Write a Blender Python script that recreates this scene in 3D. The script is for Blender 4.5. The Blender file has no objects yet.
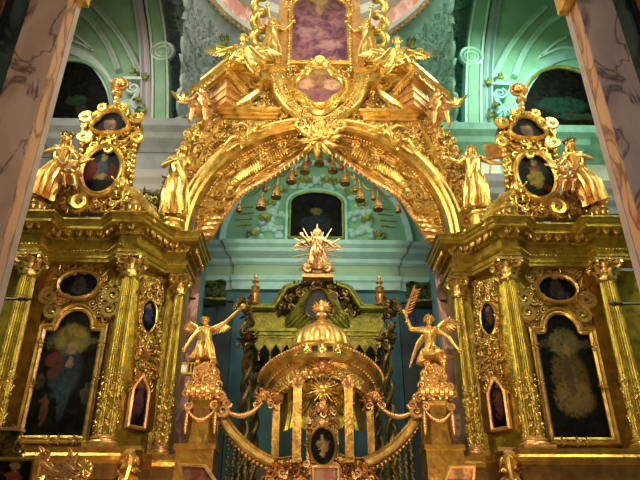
import bpy, math, random
from mathutils import Vector, Matrix
PI = math.pi
R = math.radians
scene = bpy.context.scene
COL = scene.collection
F = 600.0
PITCH = R(27.76)
CP, SP = math.cos(PITCH), math.sin(PITCH)
EYE = 1.6
V = Vector

# ---- where things stand: a sight line meets a wall plane -------------------
def ray(px, py):
    x = (px - 320) / F; u = (240 - py) / F
    return V((x, CP - u * SP, SP + u * CP))
def P(px, py, Y):
    d = ray(px, py); t = Y / d.y
    return V((d.x * t, Y, EYE + d.z * t))
def PL(px, py, a, b):                       # vertical plane through plan points a, b
    d = ray(px, py); n = V((b[1] - a[1], -(b[0] - a[0])))
    t = (n.x * a[0] + n.y * a[1]) / (n.x * d.x + n.y * d.y)
    return V((d.x * t, d.y * t, EYE + d.z * t))
def XA(px, Y, z): return (px - 320) / F * (Y * CP + (z - EYE) * SP)
def MPP(py, Y):                              # metres per pixel there
    p = P(320, py, Y); return (Y * CP + (p.z - EYE) * SP) / F

# ---- mesh builder ----------------------------------------------------------
class MB:
    def __init__(s): s.v = []; s.f = []
    def add(s, vs, fs):
        k = len(s.v); s.v += [tuple(q) for q in vs]; s.f += [tuple(i + k for i in f) for f in fs]
    def grid(s, rows, closed_u=False, closed_v=False, caps=False):
        n = len(rows[0]); m = len(rows); vs = [p for r in rows for p in r]; fs = []
        for i in range(m if closed_v else m - 1):
            for j in range(n if closed_u else n - 1):
                a = i * n + j; b = i * n + (j + 1) % n
                c = ((i + 1) % m) * n + (j + 1) % n; d = ((i + 1) % m) * n + j
                fs.append((a, b, c, d))
        if caps: fs.append(tuple(range(n - 1, -1, -1))); fs.append(tuple((m - 1) * n + j for j in range(n)))
        s.add(vs, fs)
    def box(s, c, size, rot=None):
        c = V(c); vs = []
        for dx in (-.5, .5):
            for dy in (-.5, .5):
                for dz in (-.5, .5):
                    p = V((dx * size[0], dy * size[1], dz * size[2]))
                    if rot: p = rot @ p
                    vs.append(c + p)
        s.add(vs, [(0, 1, 3, 2), (4, 6, 7, 5), (0, 4, 5, 1), (2, 3, 7, 6), (0, 2, 6, 4), (1, 5, 7, 3)])
    def tube(s, pts, r, n=6, cap=True, flat=None):
        pts = [V(p) for p in pts]; m = len(pts)
        if not isinstance(r, (list, tuple)): r = [r] * m
        rows = []; ref = None
        for i, p in enumerate(pts):
            t = (pts[min(i + 1, m - 1)] - pts[max(i - 1, 0)])
            if t.length < 1e-9: t = V((0, 0, 1))
            t.normalize()
            if ref is None:
                ref = V((0, 1, 0)) if abs(t.y) < .9 else V((1, 0, 0))
            a = (ref - t * ref.dot(t))
            if a.length < 1e-6: a = t.orthogonal()
            a.normalize(); ref = a; b = t.cross(a)
            rr = max(r[i], 1e-4)
            rows.append([p + a * (math.cos(2 * PI * k / n) * rr) + b * (math.sin(2 * PI * k / n) * rr) for k in range(n)])
        s.grid(rows, closed_u=True, caps=cap)
    def ball(s, c, r, n=8, m=6, rot=None):
        c = V(c)
        if not isinstance(r, (list, tuple)): r = (r, r, r)
        rows = []
        for i in range(m + 1):
            a = PI * i / m; sa = max(math.sin(a), .02)
            row = []
            for k in range(n):
                q = V((r[0] * sa * math.cos(2 * PI * k / n), r[1] * sa * math.sin(2 * PI * k / n), r[2] * math.cos(a)))
                if rot: q = rot @ q
                row.append(c + q)
            rows.append(row)
        s.grid(rows, closed_u=True, caps=True)
    def lathe(s, c, prof, n=24, fl=0, amp=0, a0=0, a1=2 * PI, caps=True, sy=1):
        c = V(c); rows = []; full = abs(a1 - a0 - 2 * PI) < 1e-6
        cnt = n if full else n + 1
        for r_, z in prof:
            row = []
            for k in range(cnt):
                a = a0 + (a1 - a0) * k / n
                q = r_ * (1 - amp * abs(math.cos(a * fl / 2)) if fl else 1)
                row.append(c + V((q * math.cos(a), q * math.sin(a) * sy, z)))
            rows.append(row)
        s.grid(rows, closed_u=full, caps=caps and full)
    def prism(s, pts, fr, h0, h1):           # outline in a frame, given thickness
        n = len(pts); vs = [fr.p(a, b, h0) for a, b in pts] + [fr.p(a, b, h1) for a, b in pts]
        fs = [tuple(range(n - 1, -1, -1)), tuple(range(n, 2 * n))]
        fs += [(i, (i + 1) % n, n + (i + 1) % n, n + i) for i in range(n)]
        s.add(vs, fs)
    def mould(s, pts, fr, prof, closed=True, closeprof=True):
        # profile (outward offset, height) swept with mitres along an outline
        n = len(pts); area = 0
        for i in range(n):
            x1, y1 = pts[i]; x2, y2 = pts[(i + 1) % n]; area += x1 * y2 - x2 * y1
        sg = 1 if (area > 0 or not closed) else -1
        rows = []
        for i in range(n):
            if closed: a, b, c = pts[i - 1], pts[i], pts[(i + 1) % n]
            else: a, b, c = pts[max(i - 1, 0)], pts[i], pts[min(i + 1, n - 1)]
            d1 = V((b[0] - a[0], b[1] - a[1])); d2 = V((c[0] - b[0], c[1] - b[1]))
            if d1.length < 1e-9: d1 = d2.copy()
            if d2.length < 1e-9: d2 = d1.copy()
            d1.normalize(); d2.normalize()
            n1 = V((d1.y, -d1.x)); n2 = V((d2.y, -d2.x)); m = n1 + n2
            if m.length < 1e-6: m = n1
            m.normalize(); k = 1 / max(m.dot(n1), .35)
            rows.append([fr.p(b[0] + m.x * k * sg * o, b[1] + m.y * k * sg * o, h) for o, h in prof])
        s.grid(rows, closed_u=closeprof, closed_v=closed)
        if not closed and closeprof:
            kk = len(s.v); L = len(prof); s.f.append(tuple(range(kk - L, kk))); s.f.append(tuple(kk - L * n + j for j in range(L - 1, -1, -1)))

class Fr:
    def __init__(s, o=(0, 0, 0), u=(1, 0, 0), v=(0, 0, 1), n=(0, -1, 0)):
        s.o, s.u, s.v, s.n = V(o), V(u), V(v), V(n)
    def p(s, a, b, h=0): return s.o + s.u * a + s.v * b + s.n * h
def wallfr(Y): return Fr((0, Y, 0))
PLAN = Fr((0, 0, 0), (1, 0, 0), (0, 1, 0), (0, 0, 1))
def diagfr(a, b):
    u = V((b[0] - a[0], b[1] - a[1], 0)).normalized(); n = V((u.y, -u.x, 0))
    return Fr((a[0], a[1], 0), u, (0, 0, 1), n)
def inplane(fr, pt): d = V(pt) - fr.o; return (d.dot(fr.u), d.dot(fr.v))
def pxpoly(pts, Y): return [(q.x, q.z) for q in (P(a, b, Y) for a, b in pts)]
def arc(cx, cy, rx, ry, a0, a1, n): return [(cx + rx * math.cos(R(a0 + (a1 - a0) * i / n)), cy + ry * math.sin(R(a0 + (a1 - a0) * i / n))) for i in range(n + 1)]
def ell(cx, cy, rx, ry, n=32): return arc(cx, cy, rx, ry, 0, 360, n)[:-1]
def smooth(pts, k=6, closed=False):          # Catmull-Rom through points
    n = len(pts); out = []; rng = n if closed else n - 1
    for i in range(rng):
        if closed: p0, p1, p2, p3 = (pts[(i - 1) % n], pts[i], pts[(i + 1) % n], pts[(i + 2) % n])
        else: p0, p1, p2, p3 = (pts[max(i - 1, 0)], pts[i], pts[i + 1], pts[min(i + 2, n - 1)])
        for j in range(k):
            t = j / k
            out.append(tuple(.5 * ((2 * b) + (-a + c) * t + (2 * a - 5 * b + 4 * c - d) * t * t + (-a + 3 * b - 3 * c + d) * t ** 3) for a, b, c, d in zip(p0, p1, p2, p3)))
    if not closed: out.append(tuple(pts[-1]))
    return out
def inside(p, poly):
    x, y = p; c = False; n = len(poly); j = n - 1
    for i in range(n):
        xi, yi = poly[i]; xj, yj = poly[j]
        if (yi > y) != (yj > y) and x < (xj - xi) * (y - yi) / (yj - yi + 1e-12) + xi: c = not c
        j = i
    return c

# ---- carved ornament -------------------------------------------------------
def leaf(mb, fr, a, b, ang, L, W, h=.05, curl=.5, lobes=3):
    n = 8; rows = []; ca, sa = math.cos(ang), math.sin(ang)
    for i in range(n + 1):
        t = i / n; w = W * math.sin(PI * min(t * .93 + .07, 1)) ** .7 * (1 - .35 * abs(math.sin(lobes * PI * t)))
        x = L * t; bend = curl * L * .35 * t * t; z = h * (1 + 1.2 * t * t)
        def q(l, hh):
            xx, yy = x, bend + l
            return fr.p(a + xx * ca - yy * sa, b + xx * sa + yy * ca, hh)
        rows.append([q(-w, .3 * h), q(-w * .5, z * .8), q(0, z * .62), q(w * .5, z * .8), q(w, .3 * h), q(0, -.01)])
    mb.grid(rows, closed_u=True, caps=True)
def scroll(mb, fr, a, b, ang, S, turns=1.4, r=.16, h=.05, hand=1, n=16):
    pts = []; rr = []
    for i in range(n + 1):
        t = i / n; th = turns * 2 * PI * t; rad = S * (1 - .8 * t)
        x = rad * math.cos(th) ; y = rad * math.sin(th) * hand
        ca, sa = math.cos(ang), math.sin(ang)
        pts.append(fr.p(a + x * ca - y * sa, b + x * sa + y * ca, h * (1 + .5 * t))); rr.append(S * r * (.5 + .8 * math.sin(PI * (.15 + .85 * t) ** .8)))
    mb.tube(pts, rr, 5); mb.ball(pts[-1], S * .2, 6, 4)
def rosette(mb, fr, a, b, S, k=6, h=.05):
    for i in range(k):
        t = 2 * PI * i / k; leaf(mb, fr, a + .15 * S * math.cos(t), b + .15 * S * math.sin(t), t, S * .85, S * .3, h, 0, 1)
    mb.ball(fr.p(a, b, h * 1.3), S * .26, 6, 4)
def cherub_face(mb, fr, a, b, S):
    mb.ball(fr.p(a, b, S * .5), (S * .8, S * .8, S), 10, 8); mb.ball(fr.p(a, b - S * .1, S * 1.3), S * .14, 6, 4)
    for s in (-1, 1):
        mb.ball(fr.p(a + s * S * .35, b - S * .2, S * 1.1), S * .22, 6, 4); mb.ball(fr.p(a + s * .3 * S, b + .15 * S, 1.2 * S), S * .1, 6, 4)
        for k in range(4): leaf(mb, fr, a + s * S * .45, b - S * .22 * k, (0 if s > 0 else PI) + s * (.45 - .4 * k), S * (1.9 - .22 * k), S * .42, S * .3, s * .5, 1)
    for k in range(9): mb.ball(fr.p(a + S * .8 * math.cos(PI * k / 8), b + S * (.25 + .75 * math.sin(PI * k / 8)), S * .6), S * .28, 6, 4)
def carve(mb, fr, poly, n, S, seed=1, h=.05, kinds='slr', avoid=None, sp=.8, base=0):
    rnd = random.Random(seed); xs = [p[0] for p in poly]; ys = [p[1] for p in poly]; pl = []; tries = 0
    if base: fr = Fr(fr.o + fr.n * base, fr.u, fr.v, fr.n)
    while len(pl) < n and tries < n * 30:
        tries += 1; p = (rnd.uniform(min(xs), max(xs)), rnd.uniform(min(ys), max(ys)))
        if not inside(p, poly) or (avoid and any(inside(p, q) for q in avoid)): continue
        if any((p[0] - q[0]) ** 2 + (p[1] - q[1]) ** 2 < (S * sp) ** 2 for q in pl): continue
        pl.append(p); s = S * rnd.uniform(.6, 1.1); k = rnd.choice(kinds); an = rnd.uniform(0, 2 * PI)
        if k == 's': scroll(mb, fr, p[0], p[1], an, s * .7, rnd.uniform(1.1, 1.7), .22, h, rnd.choice((-1, 1)), 12)
        elif k == 'l': leaf(mb, fr, p[0] - .5 * s * math.cos(an), p[1] - .5 * s * math.sin(an), an, s * 1.5, s * .35, h, rnd.uniform(-1, 1))
        elif k == 'b': mb.ball(fr.p(p[0], p[1], h * .8), s * .3, 6, 4)
        else: rosette(mb, fr, p[0], p[1], s * .7, rnd.choice((5, 6)), h)
def beads(mb, pts, r, step):
    pts = [V(p) for p in pts]; acc = 0
    for a, b in zip(pts, pts[1:]):
        L = (b - a).length; t = step - acc if acc else 0
        while t < L:
            mb.ball(a.lerp(b, t / L), r, 6, 4); t += step
        acc = (L - (t - step)) if L else acc
def garland(mb, a, b, sag, r, n=12):
    a, b = V(a), V(b)
    for i in range(n + 1):
        t = i / n; p = a.lerp(b, t) + V((0, -.02, -sag * 4 * t * (1 - t))); mb.ball(p, r * (.7 + .8 * math.sin(PI * t)) * (1 + .2 * (i % 2)), 7, 5)

# ---- objects ---------------------------------------------------------------
SIDE = -1                                   # +1: what is authored for the left stands mirrored on the right
def thing(name, label, cat, loc, group=None):
    o = bpy.data.objects.new(name, None); COL.objects.link(o)
    loc = V(loc); o.location = (loc.x * -SIDE, loc.y, loc.z); o['label'] = label; o['category'] = cat
    o.empty_display_size = .2
    if group: o['group'] = group
    return o
def world_loc(o):
    p = V((0, 0, 0))
    while o: p += o.location; o = o.parent
    return p
def part(name, mb, mat, parent=None, smooth_=True, label=None, kind=None, loc=None):
    base = world_loc(parent) if parent else V((0, 0, 0))
    if loc is None and not parent:
        xs = [v[0] for v in mb.v]; ys = [v[1] for v in mb.v]; zs = [v[2] for v in mb.v]
        loc = V(((min(xs) + max(xs)) / 2, (min(ys) + max(ys)) / 2, min(zs))); loc.x *= -SIDE
    o_loc = V(loc) - base if loc is not None else V((0, 0, 0))
    tot = base + o_loc
    vs = [(v[0] * -SIDE - tot.x, v[1] - tot.y, v[2] - tot.z) for v in mb.v]
    fs = mb.f if SIDE < 0 else [f[::-1] for f in mb.f]
    me = bpy.data.meshes.new(name); me.from_pydata(vs, [], fs); me.update()
    if smooth_:
        for p_ in me.polygons: p_.use_smooth = True
        try: me.set_sharp_from_angle(angle=R(38))
        except Exception: pass
    me.materials.append(mat)
    o = bpy.data.objects.new(name, me); COL.objects.link(o); o.location = o_loc
    if parent: o.parent = parent
    if label: o['label'] = label
    if kind: o['kind'] = kind
    return o
def kid(t, stem):                             # the newest child of t of that name
    return [c for c in COL.objects if c.parent == t and c.name.split('.')[0] == stem][-1]
def tag(o, label, cat, group=None):
    o['label'] = label; o['category'] = cat
    if group: o['group'] = group
    return o
def struct(name, mb, mat, sm=False):
    o = part(name, mb, mat, None, sm); o['kind'] = 'structure'; return o

# ---- materials -------------------------------------------------------------
def newmat(name):
    m = bpy.data.materials.new(name); m.use_nodes = True; nt = m.node_tree
    return m, nt, nt.nodes['Principled BSDF']
def nd(nt, t, **kw):
    n = nt.nodes.new(t)
    for k, v in kw.items(): setattr(n, k, v)
    return n
def ramp(nt, stops, interp='LINEAR'):
    n = nd(nt, 'ShaderNodeValToRGB'); cr = n.color_ramp; cr.interpolation = interp
    while len(cr.elements) < len(stops): cr.elements.new(.5)
    for e, (p, c) in zip(cr.elements, stops): e.position = p; e.color = (*c, 1)
    return n
def gold(name, c1, c2, rough=.3, metal=.85, bump=.3, bs=30, carved=0, cs=9):
    m, nt, b = newmat(name); tc = nd(nt, 'ShaderNodeTexCoord')
    n = nd(nt, 'ShaderNodeTexNoise'); n.inputs['Scale'].default_value = 4; n.inputs['Detail'].default_value = 6; n.inputs['Roughness'].default_value = .65
    nt.links.new(tc.outputs['Object'], n.inputs['Vector'])
    r_ = ramp(nt, [(.35, c2), (.65, c1)]); nt.links.new(n.outputs['Fac'], r_.inputs[0]); nt.links.new(r_.outputs[0], b.inputs['Base Color'])
    b.inputs['Metallic'].default_value = metal; b.inputs['Roughness'].default_value = rough
    n2 = nd(nt, 'ShaderNodeTexNoise'); n2.inputs['Scale'].default_value = bs; n2.inputs['Detail'].default_value = 3
    nt.links.new(tc.outputs['Object'], n2.inputs['Vector'])
    bp = nd(nt, 'ShaderNodeBump'); bp.inputs['Strength'].default_value = bump; bp.inputs['Distance'].default_value = .02
    nt.links.new(n2.outputs['Fac'], bp.inputs['Height'])
    if carved:
        w = nd(nt, 'ShaderNodeTexVoronoi', feature='SMOOTH_F1'); w.inputs['Scale'].default_value = cs
        nz = nd(nt, 'ShaderNodeTexNoise'); nz.inputs['Scale'].default_value = cs * .6; nz.inputs['Distortion'].default_value = 1.5
        nt.links.new(tc.outputs['Object'], nz.inputs['Vector'])
        mx = nd(nt, 'ShaderNodeVectorMath', operation='MULTIPLY_ADD'); mx.inputs[1].default_value = (.35, .35, .35)
        nt.links.new(nz.outputs['Color'], mx.inputs[0]); nt.links.new(tc.outputs['Object'], mx.inputs[2]); nt.links.new(mx.outputs[0], w.inputs['Vector'])
        bp2 = nd(nt, 'ShaderNodeBump', invert=True); bp2.inputs['Strength'].default_value = carved; bp2.inputs['Distance'].default_value = .06
        nt.links.new(w.outputs['Distance'], bp2.inputs['Height']); nt.links.new(bp.outputs[0], bp2.inputs['Normal']); nt.links.new(bp2.outputs[0], b.inputs['Normal'])
    else: nt.links.new(bp.outputs[0], b.inputs['Normal'])
    return m
def plain(name, c1, c2=None, rough=.7, sc=3, bump=.0, metal=0):
    m, nt, b = newmat(name); c2 = c2 or tuple(x * .85 for x in c1); tc = nd(nt, 'ShaderNodeTexCoord')
    n = nd(nt, 'ShaderNodeTexNoise'); n.inputs['Scale'].default_value = sc; n.inputs['Detail'].default_value = 5
    nt.links.new(tc.outputs['Object'], n.inputs['Vector'])
    r_ = ramp(nt, [(.3, c2), (.7, c1)]); nt.links.new(n.outputs['Fac'], r_.inputs[0]); nt.links.new(r_.outputs[0], b.inputs['Base Color'])
    b.inputs['Roughness'].default_value = rough; b.inputs['Metallic'].default_value = metal
    if bump:
        bp = nd(nt, 'ShaderNodeBump'); bp.inputs['Strength'].default_value = bump; bp.inputs['Distance'].default_value = .05
        nt.links.new(n.outputs['Fac'], bp.inputs['Height']); nt.links.new(bp.outputs[0], b.inputs['Normal'])
    return m
def marble(name, c1, c2, vein, sc=1.2, rough=.3, vw=.04):
    m, nt, b = newmat(name); tc = nd(nt, 'ShaderNodeTexCoord')
    mp = nd(nt, 'ShaderNodeMapping'); mp.inputs['Rotation'].default_value = (0, R(-40), 0); mp.inputs['Scale'].default_value = (1, 1, .45)
    nt.links.new(tc.outputs['Object'], mp.inputs[0])
    n = nd(nt, 'ShaderNodeTexNoise'); n.inputs['Scale'].default_value = sc; n.inputs['Detail'].default_value = 8; n.inputs['Distortion'].default_value = .8
    nt.links.new(mp.outputs[0], n.inputs['Vector'])
    r1 = ramp(nt, [(.35, c2), (.65, c1)]); nt.links.new(n.outputs['Fac'], r1.inputs[0])
    n2 = nd(nt, 'ShaderNodeTexNoise'); n2.inputs['Scale'].default_value = sc * .9; n2.inputs['Detail'].default_value = 9; n2.inputs['Distortion'].default_value = 1.0
    mp2 = nd(nt, 'ShaderNodeMapping'); mp2.inputs['Location'].default_value = (5, 3, 1); nt.links.new(mp.outputs[0], mp2.inputs[0]); nt.links.new(mp2.outputs[0], n2.inputs['Vector'])
    r2 = ramp(nt, [(.5 - vw, (0, 0, 0)), (.5, (1, 1, 1)), (.5 + vw * .5, (0, 0, 0))]); nt.links.new(n2.outputs['Fac'], r2.inputs[0])
    mx = nd(nt, 'ShaderNodeMixRGB'); mx.inputs[2].default_value = (*vein, 1); nt.links.new(r2.outputs[0], mx.inputs[0]); nt.links.new(r1.outputs[0], mx.inputs[1])
    nt.links.new(mx.outputs[0], b.inputs['Base Color']); b.inputs['Roughness'].default_value = rough
    return m
PK = .25
def painting(name, c1, c2, blobs, rough=.4, sc=5):
    """dark panel painting: brushy ground with coloured shapes at (x, z) metres from the panel's foot centre"""
    m, nt, b = newmat(name); tc = nd(nt, 'ShaderNodeTexCoord')
    n = nd(nt, 'ShaderNodeTexNoise'); n.inputs['Scale'].default_value = sc; n.inputs['Detail'].default_value = 8; n.inputs['Distortion'].default_value = 1
    kd = PK if c1[0] < .1 else .7
    c1 = tuple(x * kd for x in c1); c2 = tuple(x * kd for x in c2); blobs = [(a, b_, c_, d_, tuple(x * max(kd, .6) for x in e), f) for a, b_, c_, d_, e, f in blobs]
    nt.links.new(tc.outputs['Object'], n.inputs['Vector'])
    r_ = ramp(nt, [(.38, c2), (.66, c1)]); nt.links.new(n.outputs['Fac'], r_.inputs[0]); cur = r_.outputs[0]
    wv = nd(nt, 'ShaderNodeVectorMath', operation='MULTIPLY_ADD'); wv.inputs[1].default_value = (.3, .3, .3)
    sub = nd(nt, 'ShaderNodeVectorMath', operation='SUBTRACT'); sub.inputs[1].default_value = (.5, .5, .5)
    nt.links.new(n.outputs['Color'], sub.inputs[0]); nt.links.new(sub.outputs[0], wv.inputs[0]); nt.links.new(tc.outputs['Object'], wv.inputs[2])
    for (x, z, rx, rz, c, op) in blobs:
        mp = nd(nt, 'ShaderNodeMapping'); mp.inputs['Location'].default_value = (-x / rx, 0, -z / rz); mp.inputs['Scale'].default_value = (1 / rx, 0, 1 / rz)
        nt.links.new(wv.outputs[0], mp.inputs[0])
        ln = nd(nt, 'ShaderNodeVectorMath', operation='LENGTH'); nt.links.new(mp.outputs[0], ln.inputs[0])
        rp = ramp(nt, [(.75, (op, op, op)), (1.0, (0, 0, 0))]); nt.links.new(ln.outputs['Value'], rp.inputs[0])
        mu = nd(nt, 'ShaderNodeMath', operation='MULTIPLY'); nt.links.new(rp.outputs[0], mu.inputs[0])
        r3 = ramp(nt, [(.3, (.35, .35, .35)), (.6, (1, 1, 1))]); nt.links.new(n.outputs['Fac'], r3.inputs[0]); nt.links.new(r3.outputs[0], mu.inputs[1])
        mx = nd(nt, 'ShaderNodeMixRGB'); mx.inputs[2].default_value = (*c, 1); nt.links.new(mu.outputs[0], mx.inputs[0]); nt.links.new(cur, mx.inputs[1]); cur = mx.outputs[0]
    nt.links.new(cur, b.inputs['Base Color']); b.inputs['Roughness'].default_value = .55; b.inputs['Specular IOR Level'].default_value = .05
    return m

M = {}
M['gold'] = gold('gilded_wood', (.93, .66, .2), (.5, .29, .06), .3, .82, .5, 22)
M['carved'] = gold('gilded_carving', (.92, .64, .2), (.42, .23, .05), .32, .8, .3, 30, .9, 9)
M['wing'] = gold('shaded_olive_gilding', (.47, .34, .04), (.21, .14, .018), .33, .75, .25, 25, .15, 12)  # darker olive gold: green wall reflection and weaker light put into colour
M['wingorn'] = gold('shaded_gilded_carving', (.68, .46, .14), (.32, .19, .04), .33, .8, .3, 30)  # carving gold lowered too, dimmer light on the wings put into its colour
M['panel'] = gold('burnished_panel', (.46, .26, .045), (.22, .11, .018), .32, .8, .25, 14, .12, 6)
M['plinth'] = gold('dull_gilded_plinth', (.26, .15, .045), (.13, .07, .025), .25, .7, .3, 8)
M['statue'] = gold('gilded_statue', (.9, .52, .17), (.6, .32, .08), .33, .75, .3, 20)
M['rose'] = gold('rose_gilding', (.8, .46, .18), (.46, .23, .07), .35, .7, .3, 20)
M['bald'] = gold('green_gilt', (.32, .31, .03), (.11, .12, .015), .38, .6, .3, 20, .3, 10)
M['darkgold'] = gold('dark_gilding', (.26, .17, .045), (.04, .03, .01), .35, .7, .3, 20)
M['pink_marble'] = marble('pink_marble', (.42, .28, .23), (.31, .19, .155), (.1, .05, .04), 1.3, .4, .03)
M['mauve_marble'] = marble('mauve_marble', (.33, .25, .27), (.23, .17, .19), (.07, .04, .05), 1.3, .4, .03)
M['orange_marble'] = marble('orange_marble', (.42, .22, .13), (.34, .2, .15), (.14, .05, .03), 1.6, .4, .07)
M['green_marble'] = marble('green_marble', (.05, .09, .085), (.02, .04, .04), (.005, .01, .01), 1.5, .3, .1)
M['brown_marble'] = marble('brown_marble', (.3, .14, .06), (.16, .07, .03), (.05, .02, .01), 1.8, .3, .08)
M['purple_marble'] = marble('purple_marble', (.32, .16, .14), (.1, .05, .055), (.55, .35, .33), 1.6, .3, .05)
M['edge'] = plain('pale_stone_edge', (.36, .28, .27), (.26, .2, .2), .5)
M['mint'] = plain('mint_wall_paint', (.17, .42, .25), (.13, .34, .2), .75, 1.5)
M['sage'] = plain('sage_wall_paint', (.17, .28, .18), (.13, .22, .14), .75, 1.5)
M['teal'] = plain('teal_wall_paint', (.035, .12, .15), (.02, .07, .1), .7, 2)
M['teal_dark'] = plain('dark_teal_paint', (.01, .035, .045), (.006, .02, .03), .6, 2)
M['aqua'] = plain('aqua_stucco', (.22, .37, .34), (.17, .3, .28), .7, 3)
M['pale'] = plain('pale_stucco', (.6, .66, .58), (.5, .56, .5), .7, 3)
M['apse'] = plain('apse_green_paint', (.11, .26, .16), (.085, .2, .13), .75, 1.5)
M['lilac'] = plain('lilac_grey_stucco', (.25, .24, .28), (.19, .18, .22), .7, 3)
M['bluegrey'] = plain('blue_grey_stucco', (.34, .42, .42), (.2, .28, .3), .75, 3, .3)
M['jade'] = plain('jade_stucco', (.2, .45, .36), (.12, .3, .25), .75, 3, .3)
M['moss'] = gold('moss_gilded_stucco', (.26, .3, .05), (.1, .13, .03), .45, .35, .3, 20)
M['darkleaf'] = plain('dark_green_gilt_leaf', (.09, .12, .03), (.02, .04, .015), .4, 6, 0, .4)
M['pinkstone'] = marble('pink_drum_marble', (.72, .34, .27), (.5, .2, .17), (.85, .6, .52), 1.5, .5, .12)
M['mauve'] = plain('mauve_plaster', (.36, .29, .32), (.32, .27, .3), .7)
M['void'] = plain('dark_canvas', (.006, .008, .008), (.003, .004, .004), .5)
M['iron'] = plain('wrought_iron', (.02, .018, .018), (.01, .01, .01), .45, 5, 0, .6)
M['rib'] = plain('pale_sage_rib', (.36, .42, .36), (.28, .33, .29), .6)
M['ribr'] = plain('pale_jade_rib', (.36, .66, .5), (.28, .55, .42), .6)
M['white'] = plain('frosted_lantern_glass', (.8, .75, .68), None, .4)
M['floor'] = marble('stone_floor', (.3, .26, .22), (.2, .17, .14), (.1, .08, .07), .5)
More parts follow.
